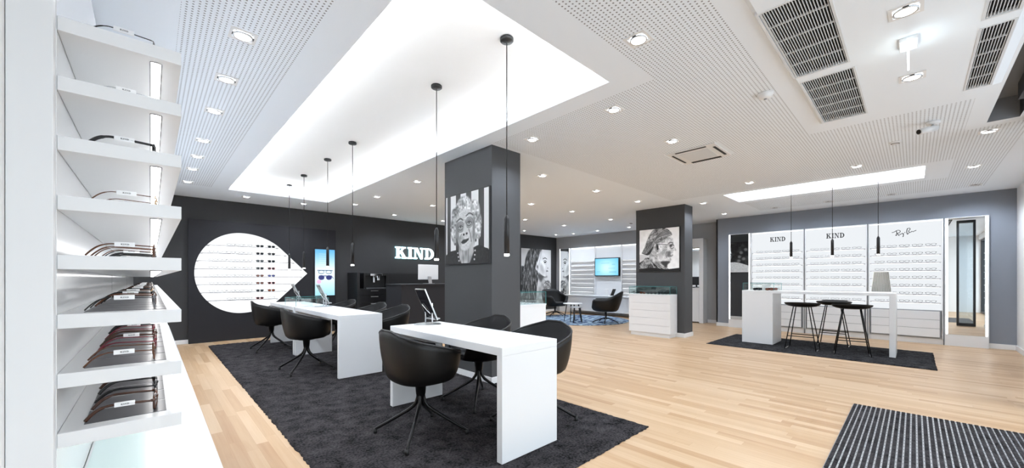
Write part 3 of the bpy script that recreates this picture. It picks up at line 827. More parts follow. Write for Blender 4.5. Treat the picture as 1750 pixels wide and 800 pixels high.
# ------------------------------------------------------------------ painted prints (greyscale pictures computed here)
def nz(h, w_, sx, sy, seed):
    r = np.random.default_rng(seed); gh, gw = max(2, int(h / sy) + 2), max(2, int(w_ / sx) + 2)
    g = r.random((gh, gw)); y = np.linspace(0, gh - 1.001, h); x = np.linspace(0, gw - 1.001, w_)
    yi, xi = y.astype(int), x.astype(int); fy, fx = (y - yi)[:, None], (x - xi)[None]
    fy = fy * fy * (3 - 2 * fy); fx = fx * fx * (3 - 2 * fx)
    return (g[yi][:, xi] * (1 - fy) * (1 - fx) + g[yi + 1][:, xi] * fy * (1 - fx) + g[yi][:, xi + 1] * (1 - fy) * fx + g[yi + 1][:, xi + 1] * fy * fx)
class Pic:
    def __init__(s, w_, h, bg=.8):
        s.w, s.h = w_, h; s.a = np.full((h, w_), bg, float)
        s.X, s.Y = np.meshgrid((np.arange(w_) + .5) / w_, (np.arange(h) + .5) / h)
    def put(s, mk, v, al=1):
        mk = np.clip(mk, 0, 1) * al; s.a = s.a * (1 - mk) + v * mk
    def ell(s, cx, cy, rx, ry, v, rot=0, soft=.06, al=1, tex=None):
        c, q = math.cos(rot), math.sin(rot); dx, dy = s.X - cx, s.Y - cy
        d = np.sqrt(((dx * c + dy * q) / rx) ** 2 + ((-dx * q + dy * c) / ry) ** 2)
        s.put((1 - d) / soft + .5, v if tex is None else v + tex, al)
    def poly(s, P, v, soft=.006, al=1, tex=None):
        ins = np.zeros_like(s.a, bool); dm = np.full_like(s.a, 9.)
        n = len(P)
        for i in range(n):
            (x0, y0), (x1, y1) = P[i], P[(i + 1) % n]
            if y0 != y1:
                cnd = ((y0 > s.Y) != (y1 > s.Y)) & (s.X < (x1 - x0) * (s.Y - y0) / (y1 - y0) + x0); ins ^= cnd
            L2 = (x1 - x0) ** 2 + (y1 - y0) ** 2 + 1e-9
            t = np.clip(((s.X - x0) * (x1 - x0) + (s.Y - y0) * (y1 - y0)) / L2, 0, 1)
            dm = np.minimum(dm, np.hypot(s.X - x0 - t * (x1 - x0), s.Y - y0 - t * (y1 - y0)))
        sd = np.where(ins, dm, -dm); m = np.clip(sd / soft + .5, 0, 1)
        s.put(m, v if tex is None else v + tex, al); return m
    def line(s, P, wd, v, al=1, soft=.5):
        dm = np.full_like(s.a, 9.)
        for (x0, y0), (x1, y1) in zip(P, P[1:]):
            L2 = (x1 - x0) ** 2 + (y1 - y0) ** 2 + 1e-9
            t = np.clip(((s.X - x0) * (x1 - x0) + (s.Y - y0) * (y1 - y0)) / L2, 0, 1)
            dm = np.minimum(dm, np.hypot(s.X - x0 - t * (x1 - x0), s.Y - y0 - t * (y1 - y0)))
        s.put((wd - dm) / (wd * soft) , v, al)
def curve(P, n=6):
    out = []
    for i in range(len(P) - 1):
        p0, p1, p2, p3 = P[max(i - 1, 0)], P[i], P[i + 1], P[min(i + 2, len(P) - 1)]
        for k in range(n):
            t = k / n
            out.append(tuple(.5 * ((2 * b) + (-a + c) * t + (2 * a - 5 * b + 4 * c - d) * t * t + (-a + 3 * b - 3 * c + d) * t ** 3) for a, b, c, d in zip(p0, p1, p2, p3)))
    out.append(P[-1]); return out
def print_obj(name, rgb, O, U, V, W_, H_, m, parent):
    h, w_ = rgb.shape[:2]
    me = bpy.data.meshes.new(name)
    O, U, V = Vector(O) - wpos(parent), Vector(U), Vector(V)
    i, j = np.meshgrid(np.linspace(0, 1, w_), np.linspace(1, 0, h))
    co = (np.array(O)[None] + i.reshape(-1, 1) * np.array(U)[None] * W_ + j.reshape(-1, 1) * np.array(V)[None] * H_)
    idx = np.arange(h * w_).reshape(h, w_)
    q = np.stack([idx[:-1, :-1], idx[1:, :-1], idx[1:, 1:], idx[:-1, 1:]], -1).reshape(-1, 4)
    me.vertices.add(h * w_); me.vertices.foreach_set('co', co.astype(np.float32).ravel())
    me.loops.add(q.size); me.loops.foreach_set('vertex_index', q.astype(np.int32).ravel())
    me.polygons.add(len(q)); me.polygons.foreach_set('loop_start', np.arange(0, q.size, 4, dtype=np.int32))
    me.update(calc_edges=True); me.validate()
    ca = me.color_attributes.new('print', 'FLOAT_COLOR', 'POINT')
    l = np.where(rgb <= .04045, rgb / 12.92, ((np.clip(rgb, 0, 1) + .055) / 1.055) ** 2.4)
    ca.data.foreach_set('color', np.concatenate([l.reshape(-1, 3), np.ones((h * w_, 1))], 1).astype(np.float32).ravel())
    me.materials.append(M[m]); o = bpy.data.objects.new(name, me); C.objects.link(o); o.parent = parent
    return o
def gray(a, lo=.02, hi=1.0):
    a = .5 + (a - .5) * 1.12
    a = np.clip(a, 0, 1) * (hi - lo) + lo; return np.stack([a, a, a], -1)

def pic_old_woman():
    p = Pic(190, 190, .86); h = w_ = 190
    for x0, x1 in ((.03, .12), (.25, .37), (.50, .62), (.78, .90)):
        p.put(((p.X > x0) & (p.X < x1)).astype(float), .2)
    n1 = nz(h, w_, 5, 5, 1) - .5; n2 = nz(h, w_, 14, 14, 2) - .5; n3 = nz(h, w_, 3, 7, 3) - .5
    hair = .66 + n1 * .5 + n2 * .5
    for cx, cy, rx, ry in ((.46, .30, .27, .20), (.44, .16, .17, .12), (.22, .48, .11, .17), (.74, .46, .11, .18), (.30, .30, .16, .16), (.66, .28, .15, .15), (.20, .60, .06, .08), (.78, .60, .05, .08)):
        p.ell(cx, cy, rx, ry, 0, soft=.25, tex=hair)
    p.poly(curve([(.0, .87), (.10, .82), (.28, .80), (.40, .78), (.6, .80), (.78, .76), (.92, .80), (1, .84), (1, 1.02), (0, 1.02), (0, .87)]), .13, tex=n1 * .1)
    p.poly([(.33, .68), (.64, .66), (.68, .84), (.58, 1.01), (.37, 1.01), (.32, .84)], .62, tex=n2 * .25, soft=.02)
    for a, b in (((.42, .82), (.44, 1)), ((.56, .80), (.55, .98))): p.line([a, b], .010, .35, .7)
    p.poly([(.30, .90), (.40, 1.01), (.30, 1.01)], .13); p.poly([(.70, .88), (.60, 1.01), (.72, 1.01)], .13)
    face = curve([(.30, .34), (.38, .24), (.50, .22), (.62, .28), (.70, .42), (.69, .56), (.64, .68), (.55, .80), (.46, .82), (.37, .78), (.29, .66), (.25, .52), (.27, .40), (.30, .34)])
    p.poly(face, .74, tex=n1 * .16 + n2 * .2, soft=.02)
    p.ell(.285, .56, .045, .18, .38, al=.7, soft=.7); p.ell(.68, .55, .03, .18, .35, al=.7, soft=.7)
    p.ell(.44, .30, .14, .05, .84, al=.6, soft=.8)
    for k in range(4): p.line(curve([(.34, .30 + k * .022), (.46, .275 + k * .022), (.6, .30 + k * .024)]), .004, .45, .6)
    for cx, cy in ((.37, .475), (.57, .43)):
        p.ell(cx, cy, .085, .07, .42, al=.75, soft=.5); p.ell(cx, cy + .005, .05, .028, .62, soft=.3)
        p.line(curve([(cx - .055, cy + .005), (cx, cy - .02), (cx + .055, cy + .005)]), .007, .08)
        p.ell(cx, cy, .016, .016, .1, soft=.4); p.line(curve([(cx - .05, cy + .03), (cx, cy + .045), (cx + .05, cy + .028)]), .005, .25)
        q = [(cx + .09 * math.cos(a), cy + .075 * math.sin(a)) for a in np.linspace(0, 2 * PI, 24)]
        p.line(q, .004, .18, .8)
    p.line(curve([(.27, .39), (.36, .355), (.42, .38)]), .013, .22, .9); p.line(curve([(.50, .33), (.58, .30), (.66, .335)]), .013, .22, .9)
    p.poly(curve([(.455, .44), (.49, .44), (.54, .56), (.50, .60), (.44, .60), (.42, .57), (.455, .44)]), .78, al=.8, soft=.02)
    p.ell(.445, .59, .022, .016, .08, soft=.5); p.ell(.515, .58, .022, .016, .08, soft=.5)
    p.line(curve([(.56, .52), (.60, .60), (.62, .70)]), .009, .22, .8); p.line(curve([(.39, .58), (.355, .64), (.36, .72)]), .008, .3, .8)
    p.poly(curve([(.38, .70), (.43, .665), (.50, .66), (.56, .65), (.555, .675), (.50, .705), (.43, .72), (.38, .70)]), .07, soft=.012)
    p.line(curve([(.40, .735), (.47, .735), (.55, .69)]), .008, .86, .7)
    p.ell(.47, .78, .08, .03, .84, al=.6, soft=.8)
    p.ell(.225, .68, .035, .05, .62, soft=.3); p.ell(.235, .715, .014, .02, .12)
    p.ell(.715, .655, .028, .06, .6, soft=.3); p.ell(.725, .69, .014, .02, .1)
    for k in range(7):
        p.ell(.29 + .008 * k, .82 + k * .028, .016, .012, .75 if k % 2 else .1); p.ell(.71 - .004 * k, .80 + k * .03, .016, .013, .75 if k % 2 else .1)
    return gray(p.a)
def pic_old_man():
    p = Pic(190, 190, .9); h = w_ = 190
    n1 = nz(h, w_, 4, 4, 11) - .5; n2 = nz(h, w_, 12, 12, 12) - .5
    p.a += n2 * .05 - .12 * (p.X < .3) * (p.Y > .6)
    # jacket and scarf
    p.poly(curve([(0, .80), (.10, .74), (.18, .68), (.30, .70), (.45, .78), (.60, .84), (.70, .93), (.78, 1.02), (0, 1.02), (0, .80)]), .38, tex=n1 * .35 + n2 * .6)
    for k in range(5):
        p.line(curve([(.16 + .05 * k, .66 + .03 * k), (.30 + .06 * k, .78 + .03 * k), (.44 + .07 * k, 1.0)]), .012, .1 if k % 2 else .72, .8)
    p.ell(.12, .87, .11, .08, .62, al=.7, tex=n1 * .4); p.poly([(0, .95), (.35, .92), (.7, .97), (1, .94), (1, 1.02), (0, 1.02)], .07)
    # face in profile to the right
    f = curve([(.42, .30), (.60, .24), (.78, .20), (.845, .26), (.86, .33), (.855, .38), (.885, .44), (.925, .52), (.915, .545), (.86, .55), (.865, .60), (.84, .63), (.845, .67), (.80, .70), (.81, .75), (.77, .79), (.66, .78), (.56, .76), (.50, .80), (.30, .74), (.24, .62), (.30, .45), (.42, .30)])
    p.poly(f, .74, tex=n1 * .22 + n2 * .3, soft=.012)
    p.poly(curve([(.26, .60), (.36, .62), (.52, .76), (.70, .80), (.68, .90), (.46, .84), (.28, .74), (.26, .60)]), .62, al=.9, tex=n2 * .4)
    p.poly(curve([(.60, .77), (.78, .79), (.72, .86), (.70, .93), (.60, .86), (.55, .80), (.60, .77)]), .15, al=.85, soft=.03)
    p.ell(.58, .62, .05, .10, .5, rot=.5, al=.6, soft=.9); p.ell(.62, .70, .12, .07, .82, al=.6, soft=.9)
    p.poly(curve([(.76, .56), (.80, .58), (.77, .68), (.70, .66), (.72, .58), (.76, .56)]), .3, al=.7, soft=.04)
    p.line(curve([(.78, .665), (.82, .655), (.85, .64)]), .008, .05); p.line(curve([(.70, .56), (.68, .63), (.70, .70)]), .008, .3, .8)
    p.ell(.80, .43, .035, .022, .2, soft=.5, al=.8); p.line(curve([(.74, .37), (.80, .345), (.855, .37)]), .012, .2, .85)
    p.line([(.44, .36), (.60, .38), (.78, .40), (.87, .415)], .009, .2); p.line([(.44, .35), (.6, .37), (.78, .388)], .004, .95)
    q = [(.83 + .045 * math.cos(a), .44 + .05 * math.sin(a)) for a in np.linspace(0, 2 * PI, 24)]; p.line(q, .007, .18)
    p.ell(.46, .46, .05, .10, .55, rot=-.15, soft=.2, tex=n1 * .3); p.ell(.47, .44, .022, .07, .08, rot=-.1, soft=.5); p.ell(.47, .58, .02, .02, .85)
    # headscarf
    p.poly(curve([(.06, .57), (.14, .42), (.22, .22), (.34, .04), (.48, -.02), (.66, .0), (.78, .08), (.83, .17), (.76, .20), (.62, .27), (.50, .34), (.40, .38), (.33, .52), (.24, .61), (.14, .60), (.06, .57)]), .50, tex=n1 * .35 + n2 * .3, soft=.012)
    for k in range(9):
        o = k * .045
        p.line(curve([(.10 + o * .5, .56 - o * .1), (.28 + o * .4, .40 - o * .55), (.50 + o * .3, .22 - o * .45), (.80 - o * .25, .15 - o * .32)]), .012 if k % 2 else .007, .12 if k % 2 else .78, .75)
    p.poly(curve([(.08, .57), (.20, .58), (.32, .46), (.36, .42), (.30, .56), (.22, .62), (.08, .57)]), .10, al=.9, soft=.02)
    return gray(p.a)
def pic_woman():
    w_, h = 150, 200
    p = Pic(w_, h, .84); n1 = nz(h, w_, 3, 12, 21) - .5; n2 = nz(h, w_, 12, 16, 22) - .5; n3 = nz(h, w_, 3, 3, 23) - .5
    p.ell(.05, .2, .2, .25, .7, al=.6, soft=.8)
    # neck, shoulder
    p.poly(curve([(.50, .36), (.72, .42), (.74, .50), (.86, .58), (.98, .70), (1.0, 1.01), (.45, 1.01), (.48, .70), (.50, .36)]), .72, tex=n2 * .3, soft=.02)
    p.poly(curve([(.52, .42), (.70, .44), (.86, .475), (.74, .50), (.66, .56), (.58, .52), (.52, .42)]), .2, al=.75, soft=.05)
    p.poly(curve([(.72, .62), (.82, .55), (.95, .56), (1.02, .66), (1.02, .95), (.85, .9), (.75, .78), (.72, .62)]), .55, al=.8, tex=n3 * .6 + n2 * .5, soft=.03)
    for k in range(6): p.ell(.84 + .03 * (k % 3), .72 + .045 * k, .03, .022, .12, soft=.4, al=.8)
    # face profile to the right
    f = curve([(.58, .06), (.72, .05), (.80, .10), (.84, .17), (.845, .21), (.88, .26), (.935, .315), (.92, .335), (.88, .34), (.90, .365), (.88, .38), (.89, .40), (.86, .42), (.85, .455), (.78, .475), (.66, .44), (.55, .38), (.50, .28), (.52, .15), (.58, .06)])
    p.poly(f, .84, tex=n2 * .14, soft=.012)
    p.ell(.68, .33, .05, .09, .62, rot=-.6, al=.6, soft=.9)
    p.ell(.79, .225, .035, .014, .15, soft=.5); p.line(curve([(.74, .205), (.79, .195), (.845, .212)]), .007, .12); p.line(curve([(.72, .165), (.79, .145), (.85, .165)]), .009, .2)
    q = [(.80 + .05 * math.cos(a), .225 + .038 * math.sin(a)) for a in np.linspace(0, 2 * PI, 22)]; p.line(q, .003, .3, .5)
    p.ell(.885, .325, .014, .009, .15); p.line(curve([(.83, .385), (.87, .378), (.895, .38)]), .007, .15); p.ell(.855, .37, .03, .012, .45, al=.7)
    # ear
    p.ell(.52, .305, .04, .05, .8, rot=-.3, soft=.2); p.ell(.525, .305, .018, .03, .35, rot=-.3, soft=.4)
    # hair
    hair = n1 * .95 + n3 * .25
    P = curve([(.66, .02), (.60, .09), (.56, .17), (.50, .25), (.46, .34), (.54, .40), (.55, .52), (.50, .70), (.48, .86), (.40, 1.01), (-.02, 1.01), (-.02, .36), (.10, .30), (.14, .18), (.22, .06), (.36, -.02), (.66, -.02), (.66, .02)])
    p.poly(P, .27, tex=hair * .8, soft=.02)
    for k in range(16):
        x = .05 + .03 * k; p.line(curve([(x + .18, .02), (x + .05 + .03 * math.sin(k), .3), (x - .03, .6 + .02 * (k % 3)), (x, .95)]), .006, .62 if k % 3 else .05, .45)
    return gray(p.a)
def pic_bearded():
    p = Pic(150, 150, .14); h = w_ = 150; n1 = nz(h, w_, 4, 4, 31) - .5; n2 = nz(h, w_, 16, 16, 32) - .5
    p.a += n1 * .12 + np.clip(n2, 0, 1) * .3
    for cx, cy in ((.25, .35), (.18, .55), (.32, .62), (.12, .25), (.30, .48)): p.ell(cx, cy, .05, .05, .7, soft=.8, al=.7)
    p.poly(curve([(0, .80), (.25, .70), (.45, .66), (.7, .68), (1, .78), (1, 1.02), (0, 1.02), (0, .80)]), .92, tex=n1 * .12)
    p.ell(.72, .42, .2, .26, .74, tex=n1 * .2, soft=.1); p.ell(.74, .22, .2, .12, .5, tex=n1 * .4, soft=.3)
    p.ell(.68, .56, .14, .12, .35, tex=n1 * .5, soft=.4); p.line([(.50, .40), (.92, .38)], .012, .1)
    for c in (.6, .78): p.line([(c + .075 * math.cos(a), .42 + .06 * math.sin(a)) for a in np.linspace(0, 2 * PI, 20)], .01, .1)
    p.line([(.62, .56), (.76, .56)], .01, .9); p.ell(.70, .82, .05, .16, .25, al=.8, soft=.4)
    return gray(p.a)
def framed(name, label, cat, rgb, O, U, N, wd, ht, th, fw=.012, group=None):
    O, U, N = Vector(O), Vector(U), Vector(N); V = Vector((0, 0, 1))
    t = thing(name, label, cat, O + U * wd / 2, group)
    bm = bmesh.new()
    prism(bm, [(0, 0), (wd, 0), (wd, ht), (0, ht)], O, U, V, N, -th)
    obj('frame', bm, 'black', t)
    print_obj('canvas', rgb, O + U * fw + V * fw + N * .0012, U, V, wd - 2 * fw, ht - 2 * fw, 'print', t)
    return t
framed('framed_picture', 'black and white portrait of a laughing old woman with curly white hair, on near pillar', 'picture', pic_old_woman(),
       (2.70, 4.064, 1.345), (0, -1, 0), (-1, 0, 0), .855, .853, .0245)
framed('framed_picture', 'black and white profile portrait of a smiling man in headscarf and glasses, far pillar', 'picture', pic_old_man(),
       (7.65, 4.088, 1.325), (0, -1, 0), (-1, 0, 0), .874, .895, .0245)
framed('framed_picture', 'dark portrait of bearded person in white shirt, seen in the left lit mirror', 'picture', pic_bearded(),
       (8.085, 3.17, 1.34), (0, 1, 0), (1, 0, 0), .90, .88, .0245)
framed('wall_poster', 'huge black and white poster of a long-haired woman in profile on the dark wall', 'poster', pic_woman(),
       (8.905, 8.965, .19), (1, 0, 0), (0, -1, 0), 1.51, 2.0, .024, .004)

# ------------------------------------------------------------------ back wall: cabinet with the eye-shaped niche
cab = thing('display_cabinet', 'tall anthracite cabinet with a glowing eye-shaped opening full of spectacles on shelves', 'cabinet', (1.75, 8.96, 0))
ycf = 8.93
def eye(n=96, k=1.0):
    cx, cz, rz, rl, rr, tip = 1.272, 1.280, .771 * k, .704 * k, .88 * k, (2.433 if k == 1 else 1.272 + 1.161 * k)
    pts = []
    c = rr / (tip - cx); a0 = math.acos(c)
    for i in range(n + 1):
        a = a0 + (2 * PI - 2 * a0) * i / n
        rx = rr if math.cos(a) > 0 else rl
        pts.append((cx + rx * math.cos(a), cz + rz * math.sin(a)))
    def seg(p, q, m): return [(p[0] + (q[0] - p[0]) * k_ / m, p[1] + (q[1] - p[1]) * k_ / m) for k_ in range(1, m)]
    return pts + seg(pts[-1], (tip, cz), 6) + [(tip, cz)] + seg((tip, cz), pts[0], 6)
def eye_range(z):
    P = eye(); n = len(P); xs_ = []
    for i in range(n):
        (x0, z0), (x1, z1_) = P[i], P[(i + 1) % n]
        if (z0 - z) * (z1_ - z) < 0: xs_.append(x0 + (x1 - x0) * (z - z0) / (z1_ - z0))
    return min(xs_), max(xs_)
bm = bmesh.new()
out = [(.487, 0), (3.012, 0), (3.012, 2.25), (.487, 2.25)]
scr_hole = [(2.566, .80), (2.989, .80), (2.989, 1.815), (2.566, 1.815)]
E_ = []
for loop in (out, eye()):
    vs = [bm.verts.new((x, ycf, z)) for x, z in loop]
    E_ += [bm.edges.new((vs[i], vs[(i + 1) % len(vs)])) for i in range(len(vs))]
bmesh.ops.triangle_fill(bm, use_beauty=True, use_dissolve=False, edges=E_)
fr = bmesh.ops.extrude_face_region(bm, geom=list(bm.faces))
bmesh.ops.translate(bm, verts=[g for g in fr['geom'] if isinstance(g, bmesh.types.BMVert)], vec=(0, .024, 0))
obj('front_panel', bm, 'dark_cab', cab)
bm = bmesh.new()
bx(bm, .487, .50, ycf + .024, YB - .001, 0, 2.25); bx(bm, 2.999, 3.012, ycf + .024, YB - .001, 0, 2.25); bx(bm, .50, 2.999, ycf + .024, YB - .001, 2.235, 2.25)
obj('carcass', bm, 'dark_cab', cab)
bm = bmesh.new()
for x, a, b in ((1.491, 0, .53), (1.491, 2.03, 2.25), (2.484, 0, 2.25)): bx(bm, x - .002, x + .002, ycf - .0008, ycf + .001, a, b)
obj('panel_seams', bm, 'groove_d', cab)
# tunnel
bm = bmesh.new(); P = eye(k=1.085); n = len(P); YD = ycf + .27
a = [bm.verts.new((x, ycf + .024, z)) for x, z in P]; b = [bm.verts.new((x, YD, z)) for x, z in P]
for i in range(n): bm.faces.new((a[i], a[(i + 1) % n], b[(i + 1) % n], b[i]))
nb = bmesh.new(); nb.faces.new([nb.verts.new((x, YD - .004, z)) for x, z in eye(k=1.08)]); obj('backlit_panel', nb, 'backlit_soft', cab, rec=False)
bm.faces.new(b)
obj('niche_lining', bm, 'white', cab, rec=False)
bm = bmesh.new(); Pk = eye(k=1.04)
tube(bm, [(x, ycf + .036, z) for x, z in Pk], .0035, 6, closed=True)
obj('niche_light', bm, emis('led_niche', (.96, .98, 1), 5.5), cab)
ROWZ = [1.805, 1.655, 1.505, 1.357, 1.208, 1.06, .910, .757]
for z in ROWZ:
    x0, x1 = eye_range(z); x0 += .0; x1 += .0
    s = obj('niche_shelf', box(x0, x1, ycf + .12, YD - .002, z - .014, z), 'shelf_shaded', cab)
    obj('shelf_strip', box(x0 + .04, x1 - .04, ycf + .135, ycf + .145, z - .0185, z - .0143), 'led_wall', s)
# advertising screen
t = thing('advertising_screen', 'tall blue backlit advertising screen with two pairs of glasses on the anthracite cabinet', 'screen', (2.777, 8.92, .795))
obj('bezel', box(2.562, 2.993, 8.905, 8.9295, .79, 1.822), 'black', t)
p = np.zeros((200, 84, 3)); Yv, Xv = np.meshgrid(np.linspace(0, 1, 200), np.linspace(0, 1, 84), indexing='ij')
tt = np.clip(np.abs(Yv - .45) * 0 + Yv, 0, 1)
top, mid, low = np.array([.36, .70, .93]), np.array([.90, .97, 1]), np.array([.62, .86, .95])
wt = np.clip(1 - Yv / .42, 0, 1)[..., None]; wb = np.clip((Yv - .62) / .38, 0, 1)[..., None]
p = mid * (1 - wt) * (1 - wb) + top * wt + low * wb
g = Pic(84, 200, 0.)
def mk(fn): g.a[:] = 0; fn(); return g.a.copy()[..., None]
rim = mk(lambda: [g.line([(c + .14 * math.cos(a), .49 + .035 * math.sin(a)) for a in np.linspace(0, 2 * PI, 20)], .008, 1) for c in (.32, .68)] + [g.line([(.12, .455), (.88, .455)], .009, 1), g.line([(.14, .455), (.2, .53)], .007, 1), g.line([(.86, .455), (.8, .53)], .007, 1)])
p = p * (1 - rim) + np.array([.16, .28, .42]) * rim
sg = mk(lambda: [g.ell(.32, .61, .15, .052, 1), g.ell(.70, .61, .15, .052, 1), g.line([(.2, .575), (.84, .575)], .012, 1), g.line([(.84, .58), (.93, .63)], .012, 1)])
p = p * (1 - sg) + np.array([.17, .20, .45]) * sg
pk = mk(lambda: g.ell(.2, .70, .11, .045, 1, soft=.3)); p = p * (1 - pk) + np.array([.95, .72, .86]) * pk
for k in range(6):
    ln = mk(lambda: g.line([(.2, .10 + k * .045), (.72, .10 + k * .045)], .006, 1)); p = p * (1 - ln * .45) + .98 * ln * .45
print_obj('picture', np.clip(p, 0, 1), (2.575, 8.9035, .803), (1, 0, 0), (0, 0, 1), .405, 1.006, 'display', t)

# glowing sign
t = thing('wall_sign', 'glowing white letters with cyan halo on the dark back wall', 'sign', (5.0, YB, 1.68))
for c, bm in kind_word((4.455, 8.955, 1.685), (1, 0, 0), (0, 0, 1), (0, -1, 0), .29, 1.10, .02, True): obj('letter', bm, 'neon', t)
bm = kind_word((4.447, 8.972, 1.678), (1, 0, 0), (0, 0, 1), (0, -1, 0), .304, 1.116, .008)
obj('halo_backing', bm, 'neon_back', t)

# coffee unit and reception counter
t = thing('coffee_cabinet', 'black built-in coffee cabinet with drawers and silver handles on the dark wall', 'cabinet', (4.4, 8.7, 0))
obj('carcass', box(3.36, 5.5, 8.47, YB - .001, .0, .925), 'black', t)
obj('worktop', box(3.35, 5.51, 8.45, YB - .001, .925, .945), 'black', t, .002)
obj('side_panel', box(3.29, 3.35, 8.42, YB - .001, 0, 1.305), 'black', t, .002)
obj('back_panel', box(3.35, 5.5, 8.955, YB - .001, .945, 1.30), 'black', t)
for cx in (3.68, 4.35, 5.02):
    for z0, z1_ in ((.80, .92), (.64, .79), (.34, .63), (.05, .33)):
        d = obj('drawer', box(cx - .32, cx + .32, 8.452, 8.4695, z0, z1_), 'black', t, .002)
        obj('handle', box(cx - .07, cx + .10, 8.436, 8.4515, z1_ - .035, z1_ - .02), 'alu', d, .003)
t = thing('coffee_machine', 'black coffee machine with chrome spout on the black coffee cabinet', 'coffee machine', (3.75, 8.66, .945))
obj('body', box(3.47, 4.05, 8.60, 8.90, .9455, 1.30), 'rubber', t, .012)
bm = bmesh.new(); bx(bm, 3.47, 3.52, 8.50, 8.598, .9455, 1.30); bx(bm, 4.0, 4.05, 8.50, 8.598, .9455, 1.30); bx(bm, 3.521, 3.999, 8.50, 8.598, 1.24, 1.30)
obj('front_hood', bm, 'rubber', t, .006)
obj('control_panel', box(3.62, 3.90, 8.489, 8.4995, 1.235, 1.285), 'chrome', t, .004)
bm = bmesh.new(); bx(bm, 3.70, 3.74, 8.53, 8.57, 1.08, 1.239); bx(bm, 3.79, 3.85, 8.52, 8.58, 1.13, 1.239); bx(bm, 3.70, 3.85, 8.53, 8.57, 1.20, 1.235)
obj('spout', bm, 'chrome', t, .006)
obj('drip_tray', box(3.53, 3.99, 8.50, 8.597, .9455, .965), 'alu', t)
t = thing('reception_counter', 'anthracite reception counter behind the nearest pillar, carrying a white computer', 'counter', (4.6, 7.35, 0))
obj('front_panel', box(3.62, 5.6, 7.02, 7.05, 0, 1.035), 'dark_cab', t)
obj('side_panel', box(3.62, 3.65, 7.051, 7.7, 0, 1.035), 'dark_cab', t)
obj('counter_top', box(3.60, 5.62, 7.0, 7.72, 1.036, 1.060), 'dark_cab', t, .003)
obj('inner_shelf', box(3.651, 5.6, 7.051, 7.68, .70, .73), 'dark_cab', t)
t = thing('desktop_computer', 'white all-in-one computer seen from behind on the anthracite reception counter', 'computer', (4.46, 7.4, 1.06), rz=R(8))
obj('screen_back', box(-.275, .275, -.012, .012, .09, .42), 'plate', t, .008, world=False)
obj('screen', box(-.262, .262, .0122, .0135, .12, .41), 'screen_off', t, world=False)
bm = bmesh.new(); prism(bm, [(-.02, .16), (-.05, .006), (-.04, 0), (.0, .16)], (-.04, -.02, 0), (0, 1, 0), (0, 0, 1), (1, 0, 0), .09)
obj('stand', bm, 'alu', t, world=False)
obj('foot', box(-.10, .10, -.10, .07, 0, .006), 'alu', t, .002, world=False)
# ------------------------------------------------------------------ eyewear
def rr_loop(cy, cz, a, b, n=22, e=2.6, drop_=0.0):
    out = []
    for k in range(n):
        t = 2 * PI * k / n; c, s = math.cos(t), math.sin(t)
        y = a * math.copysign(abs(c) ** (2 / e), c); z = b * math.copysign(abs(s) ** (2 / e), s)
        out.append((y + cy, z + cz - (drop_ * (abs(y) / a) if z > 0 else 0)))
    return out
FRM = {'wire': (.0011, .0013), 'thin': (.0016, .0018), 'plastic': (.0034, .0036)}
def make_glasses(kind, colour, colour2, lens, tagged, shape=2.6, nm='spectacles', close=True):
    """front plane x=0 facing +x, arms towards -x, resting on z=0"""
    rf, rt = FRM[kind]; n = 22 if close else 10; sg = 6 if close else 4
    t = thing(nm, 'x', 'glasses')
    bm = bmesh.new(); a, b, cy, cz = .0255, .0205, .0335, .0225
    for s in (-1, 1):
        tube(bm, [(-.002 * abs(y) / .03, y, z) for y, z in rr_loop(s * cy, cz, a, b, n, shape)], rf, sg, closed=True)
    tube(bm, [(0, -.009, .030), (.001, 0, .0335), (0, .009, .030)], rf * 1.1, sg)
    for s in (-1, 1): tube(bm, [(-.002, s * .0585, .032), (-.004, s * .0665, .034), (-.010, s * .0685, .034)], rf * 1.3, sg)
    obj('frame_front', bm, colour, t)
    bm = bmesh.new()
    for s in (-1, 1):
        vs = [bm.verts.new((-.002 * abs(y) / .03, y, z)) for y, z in rr_loop(s * cy, cz, a - .0005, b - .0005, n, shape)]
        c = bm.verts.new((.001, s * cy, cz))
        for i in range(len(vs)): bm.faces.new((vs[i], vs[(i + 1) % len(vs)], c))
    obj('lenses', bm, lens, t)
    for s in (-1, 1):
        bm = bmesh.new()
        P = [(-.008, s * .0685, .034), (-.04, s * .0690, .0355), (-.080, s * .0688, .0375), (-.100, s * .0680, .0365), (-.118, s * .066, .029), (-.132, s * .064, .016), (-.142, s * .062, .003)]
        tube(bm, curve(P, 4 if close else 1), [rt * (1 if i < 14 else 1.35) for i in range(25)] if close else rt * 1.1, sg)
        obj('temple', bm, colour2, t)
    if tagged:
        bm = bmesh.new(); bx(bm, -.086, -.044, -.0725, -.0655, .0305, .0430)
        g = obj('price_tag', bm, 'tag', t, .0008)
        bm = kind_word((-.073, -.0726, .0348), (1, 0, 0), (0, 0, 1), (0, -1, 0), .0042, .017, .0003)
        obj('lettering', bm, 'letter', g)
    return t
M['fr_silver'] = mat('silver_wire', (.55, .56, .58), .25, metal=1)
M['fr_grey'] = mat('grey_frame', srgb(120, 120, 124), .3)
M['fr_black'] = mat('black_acetate', srgb(22, 21, 22), .22)
M['fr_brown'] = mat('brown_acetate', srgb(92, 56, 36), .25)
M['fr_tort'] = mat('tortoise_acetate', srgb(70, 42, 30), .22)
M['fr_red'] = mat('burgundy_acetate', srgb(112, 30, 42), .22)
M['fr_gold'] = mat('gold_wire', srgb(190, 150, 100), .25, metal=.8)
M['lens_clear'] = glass('clear_lens', (.96, .97, .97), .05)
M['lens_dark'] = mat('dark_lens', srgb(38, 44, 48), .08)
M['lens_blue'] = mat('blue_lens', srgb(78, 84, 150), .1)
M['lens_amber'] = mat('amber_lens', srgb(120, 66, 48), .1)
M['fr_redbright'] = mat('red_frame', srgb(178, 52, 48), .3)
